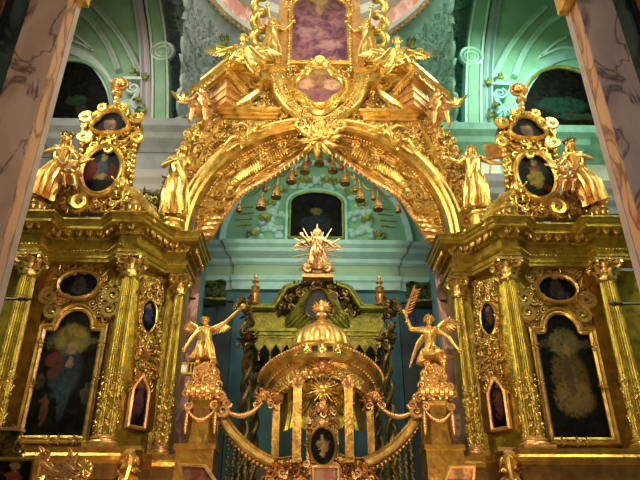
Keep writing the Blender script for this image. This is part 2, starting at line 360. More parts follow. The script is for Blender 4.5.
# ---- sculpted figures ------------------------------------------------------
def capsule(mb, a, b, ra, rb, n=10):
    a, b = V(a), V(b); mb.tube([a, b], [ra, rb], n); mb.ball(a, ra, n, 8); mb.ball(b, rb, n, 8)
STAND = dict(head=(0, -.01, .925), neck=(0, 0, .85), chest=(0, 0, .76), pelvis=(0, 0, .53), shl=(-.105, 0, .815), shr=(.105, 0, .815),
             ell=(-.16, -.02, .65), elr=(.16, -.02, .65), hal=(-.14, -.12, .53), har=(.14, -.12, .53),
             hil=(-.055, 0, .5), hir=(.055, 0, .5), knl=(-.06, -.03, .28), knr=(.065, -.05, .28), fol=(-.065, 0, .04), **{'for': (.08, -.01, .04)})
def figure(name, label, base, H, pose=None, group=None, mat=None, robe='long', wings=None, hair='short', cat='statue', robe_mat=None, child=False, voxel=None, foldn=9, yaw=0, tilt=0, seed=0):
    J = dict(STAND); J.update(pose or {}); mat = mat or M['statue']
    rt = Matrix.Rotation(yaw, 3, 'Z') @ Matrix.Rotation(tilt, 3, 'Y')
    base = V(base)
    def W(p): return base + rt @ (V(p) * H)
    j = {k: W(v) for k, v in J.items()}; k = H * (1.25 if child else 1)
    t = thing(name, label, cat, base, group)
    mb = MB(); hr = .06 * k * (1.15 if child else 1); hd = j['head']; up = (hd - j['neck']).normalized(); fw = rt @ V((0, -1, 0))
    face = V(J.get('look', (0, -1, 0))); fw = (rt @ face).normalized(); sd = fw.cross(up).normalized()
    mb.ball(hd, (hr * .84, hr * .92, hr * 1.12), 14, 10); mb.ball(hd + fw * hr * .25 - up * hr * .5, hr * .6, 10, 8)
    mb.tube([hd + fw * hr * .85 + up * hr * .25, hd + fw * hr * 1.2 - up * hr * .15], [hr * .1, hr * .2], 6)
    mb.ball(hd + fw * hr * .85 - up * hr * .52, (hr * .25, hr * .16, hr * .1), 6, 4)
    for s in (-1, 1):
        mb.ball(hd + fw * hr * .82 + sd * s * hr * .33 + up * hr * .12, hr * .12, 6, 4); mb.ball(hd + sd * s * hr * .86, hr * .2, 6, 4)
    capsule(mb, j['neck'] + up * hr * .6, j['neck'] - up * hr * .5, .03 * k, .036 * k)
    c, pe = j['chest'], j['pelvis']
    mb.tube([j['neck'] - (j['neck'] - c) * .25, (j['shl'] + j['shr']) * .5 * .6 + c * .4, c, c.lerp(pe, .55), pe, pe.lerp((j['hil'] + j['hir']) * .5, 1.3)],
            [.03 * k, .075 * k, .09 * k, .068 * k, .085 * k, .06 * k], 14)
    capsule(mb, j['shl'], j['shr'], .045 * k, .045 * k)
    for s, a, b, h in (('l', 'shl', 'ell', 'hal'), ('r', 'shr', 'elr', 'har')):
        capsule(mb, j[a], j[b], .04 * k, .03 * k); capsule(mb, j[b], j[h], .031 * k, .019 * k)
        d = (j[h] - j[b]).normalized(); pm = j[h] + d * .03 * k; mb.ball(pm, (.02 * k, .02 * k, .024 * k), 8, 6)
        o = d.cross(V((0, 1, .2))).normalized(); o2 = o.cross(d)
        for q in range(4):
            ln = (.034, .042, .038, .028)[q] * k; st = pm + d * .016 * k + o * (q - 1.5) * .0105 * k
            m_ = st + d * ln * .6 + o2 * .004 * k; mb.tube([st, m_, m_ + d * ln * .4 + o2 * .014 * k], [.0062 * k, .0058 * k, .005 * k], 6)
        mb.tube([pm - o * .014 * k, pm - o * .034 * k + d * .014 * k, pm - o * .036 * k + d * .03 * k], [.008 * k, .007 * k, .006 * k], 6)
    for s, a, b, h in (('l', 'hil', 'knl', 'fol'), ('r', 'hir', 'knr', 'for')):
        capsule(mb, j[a], j[b], .058 * k, .043 * k); capsule(mb, j[b], j[h], .042 * k, .024 * k)
        ft = j[h] + V((0, 0, -.012 * k)); tw = (rt @ V(J.get('toe', (0, -1, -.15)))).normalized()
        mb.tube([ft - tw * .02 * k, ft + tw * .05 * k, ft + tw * .1 * k], [.024 * k, .022 * k, .012 * k], 8)
    body = part('body', mb, mat, t)
    rm = body.modifiers.new('skin', 'REMESH'); rm.mode = 'VOXEL'; rm.voxel_size = voxel or max(H * .0085, .009); rm.use_smooth_shade = True
    sm = body.modifiers.new('soften', 'SMOOTH'); sm.factor = .5; sm.iterations = 2
    rnd = random.Random(seed + 7)
    if robe:
        rb = MB(); hips = (j['hil'] + j['hir']) * .5; kn = (j['knl'] + j['knr']) * .5; ft = (j['fol'] + j['for']) * .5
        spr_k = max((j['knl'] - j['knr']).length * .5, .05 * k); spr_f = max((j['fol'] - j['for']).length * .5, .05 * k)
        if robe == 'long': st = [(c.lerp(j['neck'], .45), .05, .0), (c, .1, .03), (c.lerp(pe, .6), .085, .07), (pe, .105, .1), (hips.lerp(kn, .5), 0.085 + spr_k / k * .5, .2), (kn, .055 + spr_k / k, .26), (kn.lerp(ft, .6), .05 + spr_f / k, .3), (ft + V((0, 0, .015 * k)), .06 + spr_f / k, .34)]
        elif robe == 'short': st = [(c, .1, .03), (c.lerp(pe, .6), .085, .06), (pe, .11, .12), (hips.lerp(kn, .55), .11 + spr_k / k * .6, .22), (kn + V((0, 0, .03 * k)), .1 + spr_k / k, .3)]
        else: st = [(pe + V((0, 0, .03 * k)), .09, .08), (hips.lerp(kn, .25), .11 + spr_k / k * .4, .2), (hips.lerp(kn, .6), .1 + spr_k / k * .8, .28)]
        N = 54; rows = []
        for i, (p, r_, am) in enumerate(st):
            q = st[min(i + 1, len(st) - 1)][0] - st[max(i - 1, 0)][0]; q.normalize(); ax = V((1, 0, 0)); ax = (ax - q * ax.dot(q)).normalized(); ay = q.cross(ax)
            row = []
            for m_ in range(N):
                a = 2 * PI * m_ / N; f = 1 + am * (math.cos(a * foldn + i * .35) * .7 + .4 * math.cos(a * (foldn * 2 - 3) - i * .5))
                row.append(p + (ax * math.cos(a) * 1.08 + ay * math.sin(a) * .88) * r_ * k * f)
            rows.append(row)
        rb.grid(rows, closed_u=True, caps=True)
        a = j['shl'] + V((0, -.045 * k, .02 * k)); b = j['hir'] + V((.04 * k, -.1 * k, .02 * k))
        for q in range(4): rb.tube([a + V((q * .016 * k, 0, 0)), a.lerp(b, .5) + V((.02 * k, -.075 * k, -.03 * q * k)), b + V((0, 0, -.025 * q * k))], [.014 * k, .018 * k, .014 * k], 6)
        for q in range(7):                    # loose mantle folds
            a_ = 2 * PI * q / 7; o = V((math.cos(a_) * .1, math.sin(a_) * .09, 0)) * k; s_ = st[len(st) // 2 - 1][0]; e_ = st[-1][0]
            rb.tube(smooth([tuple(s_ + o), tuple(s_.lerp(e_, .4) + o * 1.35 + V((.03 * k * math.sin(q * 2), 0, 0))), tuple(e_ + o * 1.3 + V((.04 * k * math.cos(q), 0, .02 * k)))], 4), [.012 * k, .016 * k, .02 * k, .022 * k, .024 * k, .022 * k, .02 * k, .018 * k, .012 * k], 6)
        part('robe' if robe != 'cloth' else 'drapery', rb, robe_mat or mat, t)
    if hair:
        hb = MB()
        for q in range(46):
            a = rnd.uniform(0, 2 * PI); e = rnd.uniform(-.25, 1.3); d = sd * math.cos(a) * math.cos(e) + fw * math.sin(a) * math.cos(e) + up * math.sin(e)
            if d.dot(fw) > .55 and d.dot(up) < .6: continue
            hb.ball(hd + d * hr * 1.0, hr * rnd.uniform(.2, .33), 6, 4)
        if hair == 'long':
            for q in range(9):
                a = -.2 + PI * q / 8 * 1.1; d = sd * math.cos(a) - fw * abs(math.sin(a)) * .9
                hb.tube([hd + d * hr * .9, hd + d * hr * 1.15 - up * hr * 1.0, hd + d * hr * 1.1 - up * hr * 2.1], [hr * .28, hr * .26, hr * .1], 6)
        part('hair', hb, mat, t)
    if wings:
        for s, tip in zip((-1, 1), wings):
            if not tip: continue
            wb = MB(); rootp = c + rt @ V((s * .05 * k, .075 * k, .03 * k)); wing(wb, rootp, W(tip), k, s)
            part('wing', wb, mat, t)
    return t, j
def wing(mb, r0, tip, k, s):
    r0, tip = V(r0), V(tip); d = tip - r0; L = d.length; el = r0 + d * .45 + V((s * .05, .02, .12)) * L * .8
    for i in range(13):                      # flight feathers fanned from the bent fore-edge
        t = i / 12; st = (r0.lerp(el, t * 2) if t < .5 else el.lerp(tip, (t - .5) * 1.6)); ln = L * (.38 + .45 * t)
        dr = (V((s * (-.1 + .3 * t), .0, -1)) * (1 - t * .5) + d.normalized() * t * .6).normalized(); e = st + dr * ln * .62
        w = L * .055; nn = V((dr.z, 0, -dr.x)) ; nn = nn.normalized(); th = V((0, 1, 0)) * L * .012
        rows = []
        for q in range(6):
            u = q / 5; ww = w * (1 - .75 * u ** 3); c_ = st.lerp(e, u) + V((0, .01 * i * .3, 0))
            rows.append([c_ - nn * ww, c_ - th - V((0, L * .012, 0)), c_ + nn * ww, c_ + th])
        mb.grid(rows, closed_u=True, caps=True)
    for i in range(12):                      # coverts
        t = i / 11; st = (r0.lerp(el, t * 2) if t < .5 else el.lerp(tip, (t - .5) * 1.6))
        mb.ball(st + V((0, -L * .02, -L * .06)), (L * .055, L * .03, L * .1), 6, 5)
    mb.tube([r0, el, tip], [L * .05, L * .045, L * .02], 7)
# ---- the church around the screen ------------------------------------------
def rect(mb, x0, x1, y0, y1, z0, z1): mb.box(((x0 + x1) / 2, (y0 + y1) / 2, (z0 + z1) / 2), (abs(x1 - x0), abs(y1 - y0), abs(z1 - z0)))
mb = MB(); rect(mb, -14, 14, -12, 22, -.2, 0); struct('floor', mb, M['floor'])
mb = MB(); rect(mb, -11, 11, 12.2, 22, 0, 1.2); struct('trim_1', mb, M['floor'])
mb = MB(); rect(mb, -14, 14, 21.6, 22, 0, 27); struct('wall_back', mb, M['apse'])
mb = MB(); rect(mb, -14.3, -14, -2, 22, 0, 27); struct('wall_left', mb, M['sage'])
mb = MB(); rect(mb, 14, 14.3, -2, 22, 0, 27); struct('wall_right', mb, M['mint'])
# ceiling with the round opening of the drum
mb = MB(); DC = (0, 14.9); DR = 5.05; zc = 21.9
n = 48; rows = []
for q in range(2):
    row = []
    for i in range(n):
        a = 2 * PI * i / n
        if q == 0: row.append(V((DC[0] + DR * math.cos(a), DC[1] + DR * math.sin(a), zc)))
        else:
            c_, s_ = math.cos(a), math.sin(a); k_ = min(5.25 / max(abs(c_), 1e-6), (7.1 if s_ > 0 else 17) / max(abs(s_), 1e-6)); row.append(V((DC[0] + c_ * k_, DC[1] + s_ * k_, zc)))
    rows.append(row)
rows2 = [[p + V((0, 0, .3)) for p in r_] for r_ in rows]
mb.grid([rows[0], rows[1], rows2[1], rows2[0]], closed_u=True, closed_v=True); struct('ceiling', mb, M['sage'])
for nm, a_, b_ in (('ceiling_left', -14, -5.3), ('ceiling_right', 5.3, 14)):
    mb = MB(); rect(mb, a_, b_, -2, 22, 27, 27.3); e_ = b_ if a_ < 0 else a_; rect(mb, e_ - .05, e_ + .05, -2, 22, zc + .3, 27.2); struct(nm, mb, M['sage'] if a_ < 0 else M['mint'])
# drum wall and its ring mouldings
def ring(prof, name, mat):
    mb = MB(); rows = [[V((DC[0] + r_ * math.cos(2 * PI * i / 72), DC[1] + r_ * math.sin(2 * PI * i / 72), z)) for i in range(72)] for r_, z in prof]
    mb.grid(rows, closed_u=True, closed_v=True); return struct(name, mb, mat, True)
ring([(4.95, zc - .35), (4.75, zc - .3), (4.7, zc - .1), (4.8, zc), (5.2, zc), (5.2, zc - .35)], 'trim_2', M['pale'])
ring([(4.9, zc), (4.9, zc + 1.15), (5.1, zc + 1.15), (5.1, zc)], 'trim_3', M['pinkstone'])
ring([(4.88, zc + 1.1), (4.55, zc + 1.2), (4.5, zc + 1.5), (4.7, zc + 1.6), (4.6, zc + 1.8), (5.2, zc + 1.8), (5.2, zc + 1.1)], 'trim_4', M['pale'])
ring([(4.75, zc + 1.8), (4.4, zc + 3.2), (4.45, zc + 4.5), (4.9, zc + 4.5), (4.9, zc + 1.8)], 'trim_5', M['mauve'])
mb = MB()                                                    # dentils under the drum ring
for i in range(110):
    a = 2 * PI * i / 110; mb.ball((DC[0] + 4.85 * math.cos(a), DC[1] + 4.85 * math.sin(a), zc - .42), (.09, .09, .13), 6, 4)
struct('trim_6', mb, M['rose'], True)
# apse wall, lower teal zone with its cornice
YB = 21.6
za, zb = P(320, 243, 21).z, P(320, 287, 21).z
def hprof(lst): return lst
def cornice_plan(path, z0, prof, name, mat, back=.6):
    mb = MB(); pr = [(-back, z0 + prof[0][1])] + [(o, z0 + z) for o, z in prof] + [(-back, z0 + prof[-1][1])]
    mb.mould([(x, y) for x, y in path], PLAN, pr, closed=False); return struct(name, mb, mat)
xb = XA(405, 21, 10.5)
path = [(-8, 21.4), (-xb, 21.4), (-xb + .02, 21.3), (xb - .02, 21.3), (xb, 21.4), (8, 21.4)]
h = za - zb
cornice_plan(path, zb, [(.0, 0), (.06, 0), (.06, h * .16), (.12, h * .2), (.12, h * .3)], 'trim_7', M['aqua'])
cornice_plan(path, zb, [(.02, h * .3), (.02, h * .55)], 'trim_8', M['sage'])
cornice_plan(path, zb, [(.05, h * .55), (.14, h * .6), (.14, h * .68), (.4, h * .78), (.42, h * .86), (.55, h * .92), (.6, h)], 'trim_9', M['aqua'])
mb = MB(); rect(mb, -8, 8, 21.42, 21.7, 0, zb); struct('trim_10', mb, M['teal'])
# lunette: arch ribs, painted window, stucco clouds with cherub heads
def zx(px, py, Y=21.5): q = P(px, py, Y); return (q.x, q.z)
a0 = zx(320, 166); ac = zx(320, 243); rl = a0[1] - ac[1]
fr = wallfr(21.6)
mb = MB(); mb.mould(arc(0, ac[1], rl * .98, rl, 0, 180, 40), fr, [(0, 0), (0, .18), (.1, .25), (.22, .25), (.3, .12), (.3, 0)], closed=False); struct('trim_11', mb, M['aqua'], True)
mb = MB(); mb.mould(arc(0, ac[1], rl * 1.16, rl * 1.2, 0, 180, 40), fr, [(0, 0), (0, .3), (.08, .35), (.3, .35), (.4, .12), (.4, 0)], closed=False); struct('trim_12', mb, M['jade'], True)
for s in (-1, 1):
    SIDE = s; mb = MB()
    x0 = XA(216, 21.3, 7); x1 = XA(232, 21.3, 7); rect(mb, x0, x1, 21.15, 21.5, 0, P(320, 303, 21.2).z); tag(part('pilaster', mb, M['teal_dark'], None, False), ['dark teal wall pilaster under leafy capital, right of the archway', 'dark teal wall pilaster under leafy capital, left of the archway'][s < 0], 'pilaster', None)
    c0 = P(214, 303, 21.0); c1 = P(214, 283, 21.0)
    t = thing('leafy_capital', ['dark green leafy capital behind the right winged statue', 'dark green leafy capital behind the left winged statue'][s < 0], 'capital', c0)
    mb = MB(); fr_ = wallfr(20.85); poly = [(c0.x - .5, c0.z), (c0.x + .5, c0.z), (c0.x + .6, c1.z), (c0.x - .6, c1.z)]
    mb.prism([(c0.x - .42, c0.z), (c0.x + .42, c0.z), (c0.x + .55, c1.z), (c0.x - .55, c1.z)], fr_, -.3, 0); part('bell', mb, M['darkleaf'], t, False)
    mb = MB(); carve(mb, fr_, poly, 34, .2, 5, .1, 'lls', None, .5); part('acanthus_leaves', mb, M['darkleaf'], t)
    mb = MB(); mb.box((c0.x, 20.85, c0.z - .03), (1.25, .6, .08)); part('necking', mb, M['bald'], kid(t, 'bell'), False)
SIDE = -1
w = [zx(291, 237), zx(341, 237), zx(341, 203)] ; wt = zx(316, 193)
def winout(e): return [(-1.05 - e, w[0][1] - e), (1.05 + e, w[0][1] - e)] + [(1.05 * math.cos(t) + e * math.cos(t), w[2][1] + (wt[1] - w[2][1] + e) * math.sin(t)) for t in [PI * i / 16 for i in range(17)]]
t = thing('lunette_picture', 'dark arched picture in a green frame high inside the archway', 'picture', (0, 21.4, w[0][1]))
mb = MB(); mb.prism(winout(0), wallfr(21.55), 0, .06); part('canvas', mb, painting('lunette_canvas', (.02, .025, .02), (.004, .005, .006), [(0, 1.2, .25, .2, (.2, .18, .03), .6), (0, .6, .7, .5, (.03, .05, .07), .5)]), t, False)
mb = MB(); mb.mould(winout(0), wallfr(21.55), [(0, 0), (0, .12), (.05, .16), (.1, .1), (.1, 0)]); part('frame', mb, M['moss'], t)
mb = MB(); mb.mould(winout(.12), wallfr(21.55), [(0, 0), (0, .08), (.1, .1), (.14, 0)]); part('surround', mb, M['jade'], kid(t, 'frame'))
# clouds and cherubs of stucco around it
t = thing('stucco_glory', 'pale aqua stucco clouds and green cherub heads around the dark arched picture', 'relief', (0, 21.5, w[0][1]))
mb = MB(); rnd = random.Random(3); fr = wallfr(21.6)
for s in (-1, 1):
    for (px, py, r_) in [(332, 184, 8), (345, 183, 8), (358, 193, 9), (366, 203, 9), (368, 215, 9), (370, 225, 9), (360, 232, 8), (377, 233, 7), (355, 215, 7), (322, 178, 7), (383, 236, 5)]:
        x, z = zx(320 + (px - 320) * s, py); m_ = MPP(py, 21.5)
        for q in range(6): mb.ball(fr.p(x + rnd.uniform(-1, 1) * r_ * m_ * .7, z + rnd.uniform(-1, 1) * r_ * m_ * .6, .02), (r_ * m_ * .5, .1, r_ * m_ * .42), 8, 5)
part('clouds', mb, M['aqua'], t)
for s in (-1, 1):
    for (px, py) in [(330, 180), (355, 191), (366, 203), (371, 218), (383, 234), (342, 181)]:
        mb = MB(); x, z = zx(320 + (px - 320) * s, py); cherub_face(mb, Fr((0, 21.5, 0)), x, z, .13); part('cherub_head', mb, M['moss'], t)
for s in (-1, 1):
    mb = MB()
    for (a, b, L) in [(382, 212, .9), (384, 218, 1), (385, 224, .9), (383, 206, .7)]:
        x, z = zx(320 + (a - 320) * s, b); mb.tube([fr.p(x, z, .03), fr.p(x + s * L * .7, z - .08, .03)], [.05, .02], 5)
    part('rays', mb, M['moss'], t)
# pendentives: curved blue-grey stucco between drum ring and crossing arches
for s in (-1, 1):
    SIDE = s; mb = MB(); rows = []
    foot = P(179, 150, 19.35); foot2 = P(206, 165, 20.6)
    for i in range(15):
        a = R(103 + 76 * i / 14); top = V((DC[0] + 4.95 * math.cos(a), DC[1] + 4.95 * math.sin(a), zc - .2)); bt = foot2.lerp(foot, i / 14); row = []
        for j in range(13):
            q = j / 12; p = top.lerp(bt, q); out = V((top.x - DC[0], top.y - DC[1], 0)).normalized(); row.append(p + out * math.sin(PI * q) * (.3 - .3 * i / 14))
        rows.append(row)
    mb.grid(rows)
    struct('trim_13' if s < 0 else 'trim_14', mb, M['bluegrey'] if s < 0 else M['jade'], True)
    mb = MB(); rnd = random.Random(9)
    for i in range(230):
        a = rnd.randrange(0, 14); b = rnd.randrange(2, 12); p = rows[a][b].lerp(rows[a + 1][b + 1], rnd.random())
        u = (rows[a + 1][b] - rows[a][b]).normalized(); v = (rows[a][b] - rows[a][b + 1]).normalized(); n_ = u.cross(v); n_ = n_ if n_.y < 0 else -n_
        f_ = Fr(p, u, v, n_); k_ = rnd.random()
        if k_ < .45: scroll(mb, f_, 0, 0, rnd.uniform(0, 6), .32, 1.5, .25, .06, rnd.choice((-1, 1)))
        elif k_ < .8: leaf(mb, f_, 0, 0, rnd.uniform(0, 6), .8, .2, .1)
        else: rosette(mb, f_, 0, 0, .3, 6, .1)
    tag(part('stucco_relief', mb, M['bluegrey'] if s < 0 else M['jade']), ['teal stucco scrollwork on the vault right of the top icon', 'blue-grey stucco scrollwork on the vault left of the top icon'][s < 0], 'relief')
    mb = MB(); bk = pxpoly([(162, 160), (162, -45), (240, -45), (225, 160)], 19.9); mb.prism(bk, wallfr(19.9), -.2, 0); struct('trim_61' if s < 0 else 'trim_62', mb, M['bluegrey'] if s < 0 else M['jade'])
    mb = MB(); carve(mb, wallfr(19.9), pxpoly([(178, 128), (172, 0), (190, 0), (196, 128)], 19.9), 60, .3, 14, .12, 'ssl', None, .7)
    tag(part('stucco_scrollwork', mb, M['bluegrey'] if s < 0 else M['jade']), ['narrow strip of teal stucco scrolls beside the panelled arch band, right', 'narrow strip of blue-grey stucco scrolls beside the panelled arch band, left'][s < 0], 'relief')
    for k_, (px, py) in enumerate([(196, 35), (220, 30), (200, 8), (226, 50)]):
        mb = MB(); c_ = P(px, py, 18.6 - k_ * .05); f_ = Fr(c_)
        for q in range(5): leaf(mb, f_, 0, 0, PI / 2 + (q - 2) * .3, .6 + .1 * (q % 2), .13, .12, .9 - .45 * q)
        for q in range(4): leaf(mb, f_, 0, 0, -PI / 2 + (q - 1.5) * .35, .4, .11, .12, .9 - .6 * q)
        o = part('gilded_palmette', mb, M['moss']); o['label'] = ['%s on the %s vault stucco' % (d_, ['right', 'left'][s < 0]) for d_ in ('green gilded leaf spray beside the panelled arch band', 'green gilded leaf spray nearest the broken pediment peak', 'green gilded leaf spray highest', 'green gilded leaf spray lowest')][k_]; o['category'] = 'ornament'; o['group'] = 'gilded leaf sprays on the vault'
SIDE = -1
# side bays: arch bands with a roundel, ribs, lunette paintings, cornices
for s in (-1, 1):
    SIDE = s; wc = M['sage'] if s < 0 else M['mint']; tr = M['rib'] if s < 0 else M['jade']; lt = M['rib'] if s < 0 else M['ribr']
    k0 = 15 if s < 0 else 35
    Yw = 19.4
    # wall plate of the side bay
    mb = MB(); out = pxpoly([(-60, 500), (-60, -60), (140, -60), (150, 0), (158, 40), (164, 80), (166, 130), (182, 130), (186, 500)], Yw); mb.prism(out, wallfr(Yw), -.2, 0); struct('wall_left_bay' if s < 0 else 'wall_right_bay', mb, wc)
    def band(pts, prof, nm, mat, Y=Yw):
        q = pxpoly(smooth(pts, 6), Y); m_ = MB(); m_.mould(q, wallfr(Y), prof, closed=False); return struct(nm, m_, mat, True)
    cl = [(154, -20), (160, 15), (165, 50), (167, 90), (167, 129)]
    band([(x - 1, y) for x, y in cl], [(-.38, 0), (-.38, .45), (-.34, .52), (-.27, .52), (-.22, .42), (.22, .42), (.27, .52), (.34, .52), (.38, .45), (.38, 0)], 'trim_%d' % k0, lt)
    band([(x - 17, y) for x, y in cl], [(-.22, 0), (-.22, .25), (-.1, .34), (.0, .25), (.1, .4), (.2, .3), (.2, 0)], 'trim_%d' % (k0 + 1), M['mauve'] if s < 0 else M['aqua'])
    band([(x - 1, y) for x, y in cl if True], [(-.2, .40), (-.2, .47), (.2, .47), (.2, .40)], 'trim_%d' % (k0 + 2), wc)
    c_ = P(166, 54, Yw - .45); mb = MB(); m_ = MPP(54, Yw)
    t = thing('stucco_roundel', ['round stucco medallion on the %s panelled arch band' % ['right', 'left'][s < 0]][0], 'medallion', c_)
    mb.mould(ell(c_.x, c_.z, 9.5 * m_, 9.5 * m_, 32), wallfr(c_.y + .05), [(0, -.05), (0, .1), (.06, .16), (.12, .1), (.12, -.05)]); mb.mould(ell(c_.x, c_.z, 5.5 * m_, 5.5 * m_, 32), wallfr(c_.y + .05), [(0, -.05), (0, .08), (.05, .12), (.09, .08), (.09, -.05)]); part('ring', mb, lt, t)
    mb = MB(); mb.prism(ell(c_.x, c_.z, 9.6 * m_, 9.6 * m_, 32), wallfr(c_.y + .05), -.05, .04); part('disc', mb, tr, t)
    mb = MB(); mb.ball((c_.x, c_.y, c_.z), (5 * m_, .1, 5 * m_), 14, 8); part('boss', mb, wc, kid(t, 'disc'))
    # vault ribs
    rp = [(-.13, 0), (-.13, .22), (-.05, .3), (.0, .2), (.05, .3), (.13, .2), (.13, 0)]
    band([(92, 6), (112, 26), (130, 50), (144, 78)], rp, 'trim_%d' % (k0 + 3), lt)
    band([(78, 14), (95, 27), (112, 50), (123, 76)], rp, 'trim_%d' % (k0 + 4), lt)
    band([(70, 35), (82, 42), (98, 56)], [(-.05, 0), (-.05, .15), (.05, .15), (.05, 0)], 'trim_%d' % (k0 + 5), lt)
    band([(55, 47), (75, 46), (96, 55)], [(-.05, 0), (-.05, .15), (.05, .15), (.05, 0)], 'trim_%d' % (k0 + 6), lt)
    # lunette
    q = P(62, 124, Yw); tp = P(62, 67, Yw); ry = tp.z - q.z; rx = P(113, 124, Yw).x - q.x
    lun = arc(q.x, q.z, rx, ry, 0, 180, 30)
    t = thing('lunette_painting', 'dark half-round painting high on the %s wall behind the marble pillar' % ['right', 'left'][s < 0], 'painting', (q.x, Yw - .1, q.z))
    mb = MB(); mb.prism(lun, wallfr(Yw), 0, .08); part('canvas', mb, painting('side_canvas', (.022, .025, .012), (.003, .004, .004), [(.6, 1, .5, .3, (.03, .07, .03), .6), (.9, .5, .25, .3, (.06, .045, .03), .6)] if s < 0 else [(-.3, 1.1, 1.2, .5, (.015, .07, .04), .7), (.2, .5, 1, .2, (.06, .1, .05), .5)]), t, False)
    mb = MB(); mb.mould(lun, wallfr(Yw), [(0, 0), (0, .16), (.07, .22), (.14, .2), (.18, .1), (.18, 0)]); part('frame', mb, M['moss'] if s > 0 else M['sage'], t)
    band([(-40, 34)] + [(62 + 58 * math.cos(R(a)), 121 - 68 * math.sin(R(a))) for a in (130, 100, 80, 60, 40, 20, 0)], [(-.2, 0), (-.2, .1), (.2, .1), (.2, 0)], 'trim_%d' % (k0 + 7), tr)
    # corbel bracket at the rib foot
    mb = MB(); cc = P(137, 92, Yw - .2); f_ = Fr((0, cc.y, 0)); scroll(mb, f_, cc.x, cc.z, 2, .3, 1.6, .22, .05, 1, 20)
    mb.tube([(cc.x + .25, cc.y, cc.z), (cc.x + .1, cc.y, cc.z - .7), (cc.x + .2, cc.y, cc.z - 1.5)], [.12, .16, .05], 8); mb.box((cc.x, cc.y, cc.z + .45), (.9, .4, .14))
    for q_ in range(5): leaf(mb, f_, cc.x - .1, cc.z - .6, -PI / 2 + (q_ - 2) * .5, .8, .17, .12)
    tag(part('rib_corbel', mb, tr), 'scrolled stucco corbel under the vault rib, %s of the archway' % ['right', 'left'][s < 0], 'corbel')
    mb = MB()
    for (px, py) in [(146, 82), (143, 100), (147, 115), (133, 76)]:
        c1 = P(px, py, Yw - .4)
        for q_ in range(3): leaf(mb, Fr(c1), 0, 0, -1.2 + q_ * .6 + px, .3, .09, .08, .8)
    tag(part('corbel_sprig', mb, M['moss']), 'gilded leaves on the stucco corbel %s of the archway' % ['right', 'left'][s < 0], 'ornament')
    # crossing entablature under the arch band, and the wall cornice beyond
    def corn(pth, prof, nm, mat): m_ = MB(); pr = [(-.8, prof[0][1])] + prof + [(-.8, prof[-1][1])]; m_.mould(pth, PLAN, pr, closed=False); struct(nm, m_, mat)
    Yc = 18.9; zt = P(170, 131, Yc).z; z_ = lambda py: P(170, py, Yc).z
    xa, xb_ = P(140, 140, Yc).x, P(208, 140, Yc).x
    pth = [(-13, Yc + .4), (P(60, 140, Yc).x, Yc + .4), (P(60, 140, Yc).x, Yc + .1), (P(108, 140, Yc).x, Yc + .1), (P(108, 140, Yc).x, Yc + .4), (xa, Yc + .4), (xa, Yc), (xb_, Yc), (xb_, Yc + 3)]
    corn(pth, [(.05, z_(155)), (.15, z_(152)), (.4, z_(146)), (.45, z_(141)), (.62, z_(137)), (.66, zt)], 'trim_%d' % (k0 + 8), M['lilac'] if s < 0 else M['jade'])
    corn(pth, [(0, z_(175)), (0, z_(155))], 'trim_%d' % (k0 + 9), M['lilac'] if s < 0 else M['pale'])
    corn(pth, [(0, z_(205)), (.0, z_(198)), (.12, z_(193)), (.12, z_(187)), (.22, z_(182)), (.25, z_(175))], 'trim_%d' % (k0 + 10), M['mauve'] if s < 0 else M['lilac'])
    corn(pth, [(-.05, 0), (-.05, z_(205))], 'trim_%d' % (k0 + 11), M['lilac'])
    # dark leafy capital seen between the crest and the arch, and tie rods
    c0 = P(156, 220, 18.6); c1 = P(156, 192, 18.6); f_ = wallfr(18.7); mb = MB()
    carve(mb, f_, [(c0.x - .6, c0.z), (c0.x + .5, c0.z), (c0.x + .6, c1.z), (c0.x - .6, c1.z)], 26, .2, 8, .1, 'lls', None, .5); mb.prism([(c0.x - .5, c0.z - .1), (c0.x + .45, c0.z - .1), (c0.x + .55, c1.z - .1), (c0.x - .55, c1.z - .1)], f_, -.4, .02)
    tag(part('pier_capital', mb, M['darkgold']), 'dark gilded leafy capital behind the standing statue %s of the arch' % ['right', 'left'][s < 0], 'capital')
    # purple marble jamb inside the arch
    mb = MB(); Yj = 16.6; x0 = XA(170, Yj, 6); x1 = XA(201, Yj, 8.5); rect(mb, x0, x1, Yj, Yj + .12, 1.2, P(200, 247, Yj).z); part('marble_jamb', mb, M['purple_marble'], None, False); tag(bpy.context.scene.collection.objects[-1], 'veined purple marble pilaster behind the %s winged statue' % ['right', 'left'][s < 0], 'pilaster')
    mb = MB(); rect(mb, x1, x1 + .1, Yj + .02, Yj + .3, 1.2, P(200, 247, Yj).z); tag(part('jamb_backing', mb, M['teal'], None, False), 'narrow dark teal strip along the purple marble, %s of the opening' % ['right', 'left'][s < 0], 'pilaster')
    mb = MB(); a = P(190, 299, 16.4); b = P(236, 302.5, 17.9); mb.tube([a, b], .035, 6); tag(part('tie_rod', mb, M['iron']), 'thin dark iron tie rod above the %s winged statue' % ['right', 'left'][s < 0], 'rod')
SIDE = -1
